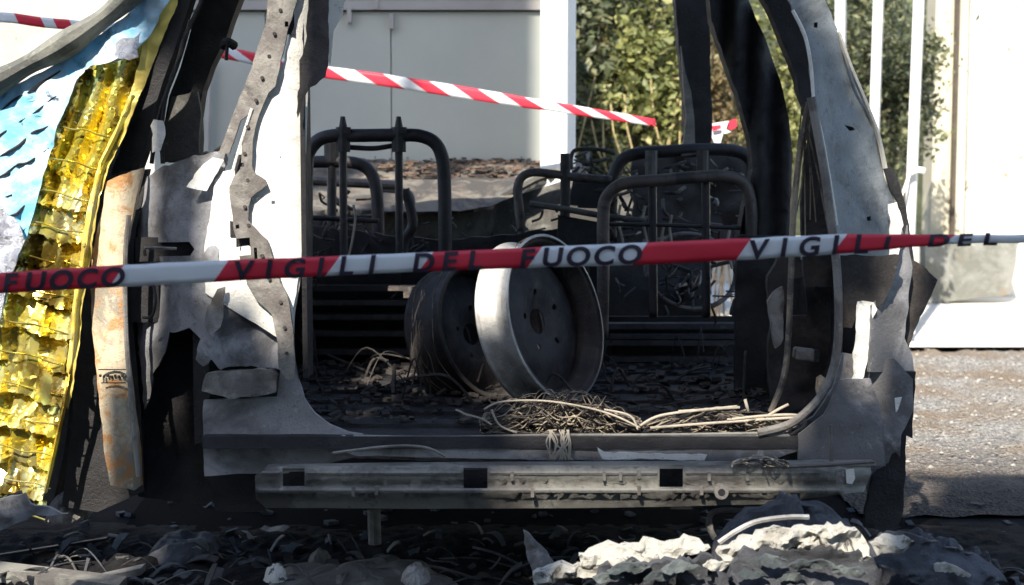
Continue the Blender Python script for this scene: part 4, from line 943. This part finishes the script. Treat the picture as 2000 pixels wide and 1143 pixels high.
def lettering(txt, x0, x1, par):
    # flat print on the strip, letter by letter so that it follows the bend
    n = len(txt); adv = (x1 - x0) / n
    for i, ch in enumerate(txt):
        if ch == ' ': continue
        xc = x0 + adv * (i + .5)
        if xc < -40 or xc > 2040: continue
        cu = bpy.data.curves.new('letter', 'FONT'); cu.body = ch; cu.align_x = 'CENTER'; cu.align_y = 'BOTTOM_BASELINE'; cu.size = 1; cu.offset = .032
        tmp = bpy.data.objects.new('letter', cu); S.collection.objects.link(tmp)
        dg = bpy.context.evaluated_depsgraph_get(); me = bpy.data.meshes.new_from_object(tmp.evaluated_get(dg))
        bpy.data.objects.remove(tmp)
        bm = bmesh.new(); bm.from_mesh(me)
        bmesh.ops.subdivide_edges(bm, edges=[e for e in bm.edges if e.calc_length() > .2], cuts=2)
        bmesh.ops.triangulate(bm, faces=bm.faces)
        ox = origin_of(par); hpx = 37 if xc < 1700 else 24; wdt = 58
        for v in bm.verts:
            x = xc + v.co.x * wdt + (v.co.y - .35) * 8; t_ = .5 - v.co.y / .729 * 1.0
            y = yc(x) + t_ * hpx + 1.2 * noise.noise(Vector((x * .02, 0, 1)))
            curl = .0015 * math.cos(t_ * pi) + .003 * noise.noise(Vector((x * .012, t_, 3)))
            v.co = P(x, y, DT - curl - .0028) - ox
        bm.to_mesh(me); bm.free(); me.materials.clear(); me.materials.append(M['ink'])
        lo = bpy.data.objects.new('letter', me); S.collection.objects.link(lo); lo.parent = par
lettering('VIGILI DEL FUOCO', 450, 1256, o)
lettering('VIGILI DEL FUOCO', 1456, 2262, o)
lettering('VIGILI DEL FUOCO', -560, 246, o)
o, _ = tape('barrier_tape', 'thin striped tape crossing diagonally in front of the cabin and the white post',
     [(424, 100), (500, 116), (640, 142), (760, 158), (900, 180), (1060, 205), (1180, 224), (1280, 240)], 6.35, lambda x: 24 - 9 * max(0, (x - 900) / 380),
     [446, 480, 560, 610, 660, 715, 770, 815, 860, 905, 955, 1000, 1046, 1102, 1140, 1175, 1212, 1250], True, [M['red'], M['tapewhite']], 44)
o, _ = tape('barrier_tape', 'faded end of red tape sagging against the white yard wall at upper left',
     [(-80, 30), (0, 34), (30, 36), (80, 44), (150, 50), (240, 56)], 5.2, 20, [32, 84, 108, 140], False, [M['red'], M['tapewhite']], 10)
o = sheet('tape_scrap', [(1386, 242), (1410, 238), (1412, 262), (1406, 284), (1394, 278), (1388, 262)], 6.2, M['tapewhite'], None, .002, 7, .01, 14)
tag(o, 'knotted scrap of red and white tape between the two black pillars', 'tape scrap')
sheet('red_band', [(1390, 246), (1408, 244), (1408, 252), (1392, 256)], 6.18, M['red'], o, .002, 7, .002, 14)
sheet('red_band', [(1424, 236), (1438, 232), (1440, 246), (1430, 254), (1418, 250)], 6.18, M['red'], o, .002, 7, .002, 14)
sheet('pale_band', [(1410, 238), (1424, 236), (1418, 252), (1428, 258), (1414, 262)], 6.17, M['tapewhite'], o, .002, 7, .002, 14)

# ================================================================== DEBRIS
def lump(name, label, x0, x1, ytop, d, dep, mat, seed, cat='debris', group='burnt debris on the ground', rough=.35, N=46, flat=1.0, fs_=True, zb=None):
    """crumpled mound resting on the ground"""
    a = P(x0, ytop, d); b = P(x1, ytop, d); z0_ = 0 if zb is None else P(x0, zb, d).z; h = a.z - z0_; cx = (a.x + b.x) / 2; rx = (b.x - a.x) / 2; vs = []; fs = []
    sd = seed * 11.3
    for j in range(N + 1):
        for i in range(N + 1):
            u = i / N * 2 - 1; v = j / N * 2 - 1
            R_ = sqrt(u * u + v * v); 
            e = max(0, 1 - R_ ** 2.4) ** .55 if R_ < 1 else 0
            q = Vector((u * 2.2 + sd, v * 2.2, seed)); vo = noise.voronoi(q)[0]
            w_ = 1 + rough * (noise.noise(q * .8) * 1.2 + .8 * (vo[1] - vo[0]) - .25 + .35 * noise.noise(q * 3))
            hh = h * e * w_
            off = Vector((noise.noise(q * 1.7), noise.noise(q * 1.7 + Vector((5, 5, 5))), 0)) * .12 * rx
            vs.append(Vector((cx + u * rx, d + v * dep, hh * flat - .01 + z0_)) + off)
    for j in range(N):
        for i in range(N):
            k = j * (N + 1) + i
            if all(vs[q_].z <= z0_ - .0099 for q_ in (k, k + 1, k + N + 2, k + N + 1)): continue
            fs.append((k, k + 1, k + N + 2, k + N + 1))
    o = mesh_obj(name, vs, fs, mat, None, not fs_, None, (cx, d, 0)); tag(o, label, cat, group); return o
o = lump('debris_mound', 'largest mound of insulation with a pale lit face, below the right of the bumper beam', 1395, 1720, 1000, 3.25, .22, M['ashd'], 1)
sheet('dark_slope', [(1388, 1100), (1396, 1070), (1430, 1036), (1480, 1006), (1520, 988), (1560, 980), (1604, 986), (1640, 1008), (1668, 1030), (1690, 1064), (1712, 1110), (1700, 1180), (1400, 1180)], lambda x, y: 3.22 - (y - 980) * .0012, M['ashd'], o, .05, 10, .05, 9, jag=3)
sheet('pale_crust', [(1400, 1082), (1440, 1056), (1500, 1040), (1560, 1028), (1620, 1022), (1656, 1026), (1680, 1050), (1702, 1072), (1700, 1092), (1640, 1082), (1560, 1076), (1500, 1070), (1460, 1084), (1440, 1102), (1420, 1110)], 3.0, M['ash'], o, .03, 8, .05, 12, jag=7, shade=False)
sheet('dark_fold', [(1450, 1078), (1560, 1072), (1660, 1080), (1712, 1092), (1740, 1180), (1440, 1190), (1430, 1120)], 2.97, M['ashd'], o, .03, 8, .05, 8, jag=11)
for (x, y, w_) in ((1500, 1096, 40), (1580, 1104, 56), (1660, 1116, 34), (1470, 1122, 30), (1548, 1128, 26)):
    sheet('ash_patch', [(x - w_, y + 3), (x - w_ * .4, y - 9), (x + w_ * .5, y - 7), (x + w_, y + 2), (x + w_ * .4, y + 9), (x - w_ * .5, y + 8)], 2.93, M['teal'], o, .012, 6, .03, 12, jag=4, shade=False)
mb = MB(); mb.tube([P(x, y, 3.05) for x, y in ((1404, 1060), (1440, 1036), (1480, 1018), (1540, 1010), (1580, 1010))], .006, 6); mb.build('bent_strip', M['wheelm'], o)
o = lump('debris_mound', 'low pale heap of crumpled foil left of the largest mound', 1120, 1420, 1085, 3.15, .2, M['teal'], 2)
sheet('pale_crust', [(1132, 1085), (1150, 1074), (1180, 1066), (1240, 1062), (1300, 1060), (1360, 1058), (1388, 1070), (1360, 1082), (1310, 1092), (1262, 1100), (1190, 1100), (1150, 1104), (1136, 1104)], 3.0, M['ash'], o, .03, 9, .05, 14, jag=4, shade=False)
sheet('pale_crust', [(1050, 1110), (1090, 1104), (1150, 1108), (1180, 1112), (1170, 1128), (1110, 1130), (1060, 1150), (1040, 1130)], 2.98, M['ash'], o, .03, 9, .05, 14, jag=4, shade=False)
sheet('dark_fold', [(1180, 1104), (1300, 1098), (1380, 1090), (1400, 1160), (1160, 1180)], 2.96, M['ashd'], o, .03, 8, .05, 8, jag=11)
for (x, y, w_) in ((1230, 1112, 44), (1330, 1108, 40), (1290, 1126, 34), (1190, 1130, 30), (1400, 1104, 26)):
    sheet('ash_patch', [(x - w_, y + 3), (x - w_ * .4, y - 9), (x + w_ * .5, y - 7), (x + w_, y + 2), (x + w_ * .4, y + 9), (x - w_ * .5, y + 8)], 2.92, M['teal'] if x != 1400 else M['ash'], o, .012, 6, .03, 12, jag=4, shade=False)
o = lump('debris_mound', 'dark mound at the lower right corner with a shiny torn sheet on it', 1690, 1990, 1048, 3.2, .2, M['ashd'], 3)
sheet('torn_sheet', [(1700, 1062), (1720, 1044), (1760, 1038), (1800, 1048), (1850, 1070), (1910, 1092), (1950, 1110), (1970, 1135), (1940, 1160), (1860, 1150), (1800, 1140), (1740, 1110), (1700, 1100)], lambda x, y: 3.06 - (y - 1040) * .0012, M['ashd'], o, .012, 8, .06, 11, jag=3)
sheet('pale_crust', [(1706, 1068), (1728, 1050), (1764, 1044), (1790, 1062), (1770, 1082), (1740, 1078), (1716, 1088)], 2.93, M['ash'], o, .01, 7, .05, 12, jag=3, shade=False)  # pale sheet painting in highlights on the dark mound
o = sheet('metal_shard', [(1826, 1104), (1850, 1100), (1896, 1122), (1880, 1150), (1850, 1160), (1834, 1140)], 2.95, M['ash'], None, .01, 8, .02, 12, jag=2, shade=False, loc=(P(1850, 1120, 2.95).x, 2.95, 0)); tag(o, 'bright torn scrap of sheet at the bottom right', 'debris', 'burnt debris on the ground')
o = sheet('metal_shard', [(1022, 1036), (1036, 1044), (1050, 1062), (1070, 1080), (1084, 1100), (1110, 1120), (1100, 1170), (1050, 1170), (1046, 1120), (1030, 1090), (1026, 1060)], 3.12, M['flange'], None, .012, 8, .03, 12, jag=2, loc=(P(1060, 1120, 3.12).x, 3.12, 0))
tag(o, 'upright pointed grey shard at the left end of the pale heap', 'debris', 'burnt debris on the ground')
o = lump('debris_mound', 'low charred slab lying below the left half of the bumper beam', 516, 905, 1094, 3.62, .12, M['dash'], 4, rough=.25)
lump('ash_lump', 'small white lump at the left end of the charred slab', 516, 560, 1096, 3.5, .04, M['ash'], 5, rough=.3, N=22, zb=1122)
lump('ash_lump', 'grey twisted lump right of the charred slab', 785, 840, 1096, 3.48, .05, M['flange'], 6, rough=.3, N=22, zb=1124)
lump('ash_lump', 'rounded dark lump standing behind the charred slab', 600, 648, 1068, 3.78, .05, M['dash'], 7, rough=.2, N=22, zb=1100)
o = sheet('torn_card', [(366, 1054), (400, 1050), (410, 1070), (404, 1084), (412, 1102), (392, 1098), (380, 1076)], 3.9, M['bpillar'], None, .003, 8, .012, 12, jag=2, loc=(P(390, 1080, 3.9).x, 3.9, 0)); tag(o, 'torn grey scrap of card standing up near the lower left', 'debris', 'burnt debris on the ground')
for i, (a_, b_, w_, lb) in enumerate((((-40, 1112), (240, 1146), .05, 'long grey weathered board at the lower left corner'), ((175, 1136), (280, 1112), .03, 'short pale strip of wood beside the long grey board'), ((-20, 1088), (210, 1052), .012, 'thin dark rod lying above the grey board'))):
    A = GR(*a_, .03); B = GR(*b_, .03); mb = MB(); bar(mb, A, B, w_ * .6, w_ * 1.6)
    tag(mb.build('board', [M['beamm'], M['flange'], M['black']][i], None), lb, 'board', 'boards on the ground')
o = sheet('metal_shard', [(-30, 985), (50, 962), (60, 985), (130, 1008), (60, 1010), (-30, 1050)], 3.3, M['grey'], None, .01, 10, .02, 12, jag=2, loc=(-1.1, 3.3, 0)); tag(o, 'bent dark sheet poking out under the gold foil', 'debris', 'burnt debris on the ground')
o = lump('ash_lump', 'pale crumpled paper on the ground behind the foil', 95, 175, 958, 3.8, .08, M['flange'], 12, rough=.3, N=22, zb=1000)
o = lump('debris_mound', 'dark heap of charred upholstery below the torn wheel arch', 285, 440, 1040, 3.95, .16, M['ashd'], 9, rough=.2)
def bedz(x, y):
    q = Vector((x * 3, y * 3, 1)); return max(0, .022 * (noise.noise(q) + .45) + .020 * abs(noise.noise(q * 3.3)) + .016 * noise.noise(q * 9)) * min(1, max(0, (4.35 - y) * 3), max(0, (x + 1.7) * 4), max(0, (1.5 - x) * 3)) + .002
vs = []; fs = []; nx, ny = 300, 150
for j in range(ny + 1):
    for i in range(nx + 1):
        x = -1.7 + 3.2 * i / nx; y = 2.7 + 1.65 * j / ny; vs.append(Vector((x, y, bedz(x, y))))
for j in range(ny):
    for i in range(nx): a = j * (nx + 1) + i; fs.append((a, a + 1, a + nx + 2, a + nx + 1))
M['bed'] = burnt('wet black ash', (.035, .033, .034), (.012, .011, .013), (.10, .095, .09), .42, .6, .64, .70, 9, .9, 0, 1.2)
M['bed'].node_tree.nodes['Principled BSDF'].inputs['Specular IOR Level'].default_value = .15
o = mesh_obj('ash_bed', vs, fs, M['bed'], None, False, None, (0, 0, 0)); tag(o, 'bed of wet black ash and cinders under and in front of the wreck', 'ash', kind='stuff')
rn = random.Random(55); mb = MB()
for i in range(520):
    x = rn.uniform(-1.35, 1.3); y = rn.uniform(2.95, 4.15); L = rn.uniform(.02, .11); a_ = rn.uniform(0, 6.3); w_ = rn.uniform(.006, .04)
    z = bedz(x, y) - .004; c = Vector((x, y, z)); u = Vector((cos(a_), sin(a_), rn.uniform(-.1, .5))).normalized(); v_ = Vector((-sin(a_), cos(a_), rn.uniform(-.4, .4))).normalized(); n_ = u.cross(v_)
    k = 4; vv = []
    for q in range(k + 1):
        t_ = q / k; pc = c + u * L * t_ + n_ * L * .25 * sin(t_ * 3 + i)
        ww = w_ * rn.uniform(.4, 1.1); vv += [pc - v_ * ww / 2, pc + v_ * ww / 2, pc + v_ * ww / 2 + n_ * .003, pc - v_ * ww / 2 + n_ * .003]
    ff = []
    for q in range(k):
        b_ = q * 4
        for e in range(4): ff.append((b_ + e, b_ + (e + 1) % 4, b_ + 4 + (e + 1) % 4, b_ + 4 + e))
    ff += [(3, 2, 1, 0), (k * 4, k * 4 + 1, k * 4 + 2, k * 4 + 3)]
    mb.add(vv, ff, rn.choice((0, 0, 0, 1, 1, 2, 3)) if rn.random() < .7 else 0)
for i in range(120):
    x = rn.uniform(-1.3, 1.2); y = rn.uniform(3.0, 3.9); c = Vector((x, y, bedz(x, y))); a_ = rn.uniform(0, 6.3); L = rn.uniform(.05, .3)
    mb.tube([c, c + Vector((cos(a_) * L * .5, sin(a_) * L * .4, rn.uniform(.005, .05))), c + Vector((cos(a_) * L, sin(a_) * L, .005))], rn.uniform(.001, .004), 5, m=rn.choice((0, 1)))
o = mb.build('burnt_rubble', [M['ashd'], M['dash'], M['flange'], M['brownblack']], None, False, (0, 0, 0)); tag(o, 'tangle of charred scraps and bent strips strewn along the foreground', 'rubble', kind='stuff')
rn = random.Random(15); mb = MB()
for i in range(260):
    x = rn.uniform(-1.4, 1.5); y = rn.uniform(2.8, 4.6); s_ = rn.uniform(.006, .03)
    mb.box((x, y, s_ * .3), (s_, s_ * rn.uniform(.5, 1.6), s_ * .5), M=Matrix.Rotation(rn.uniform(0, 6), 3, 'Z') @ Matrix.Rotation(rn.uniform(-.6, .6), 3, 'X'), m=0 if rn.random() < .97 else 1)
o = mb.build('ash_litter', [M['ashd'], M['ash']], None, False, (0, 0, 0)); tag(o, 'fine ash and chips littering the ground round the wreck', 'litter', kind='stuff')
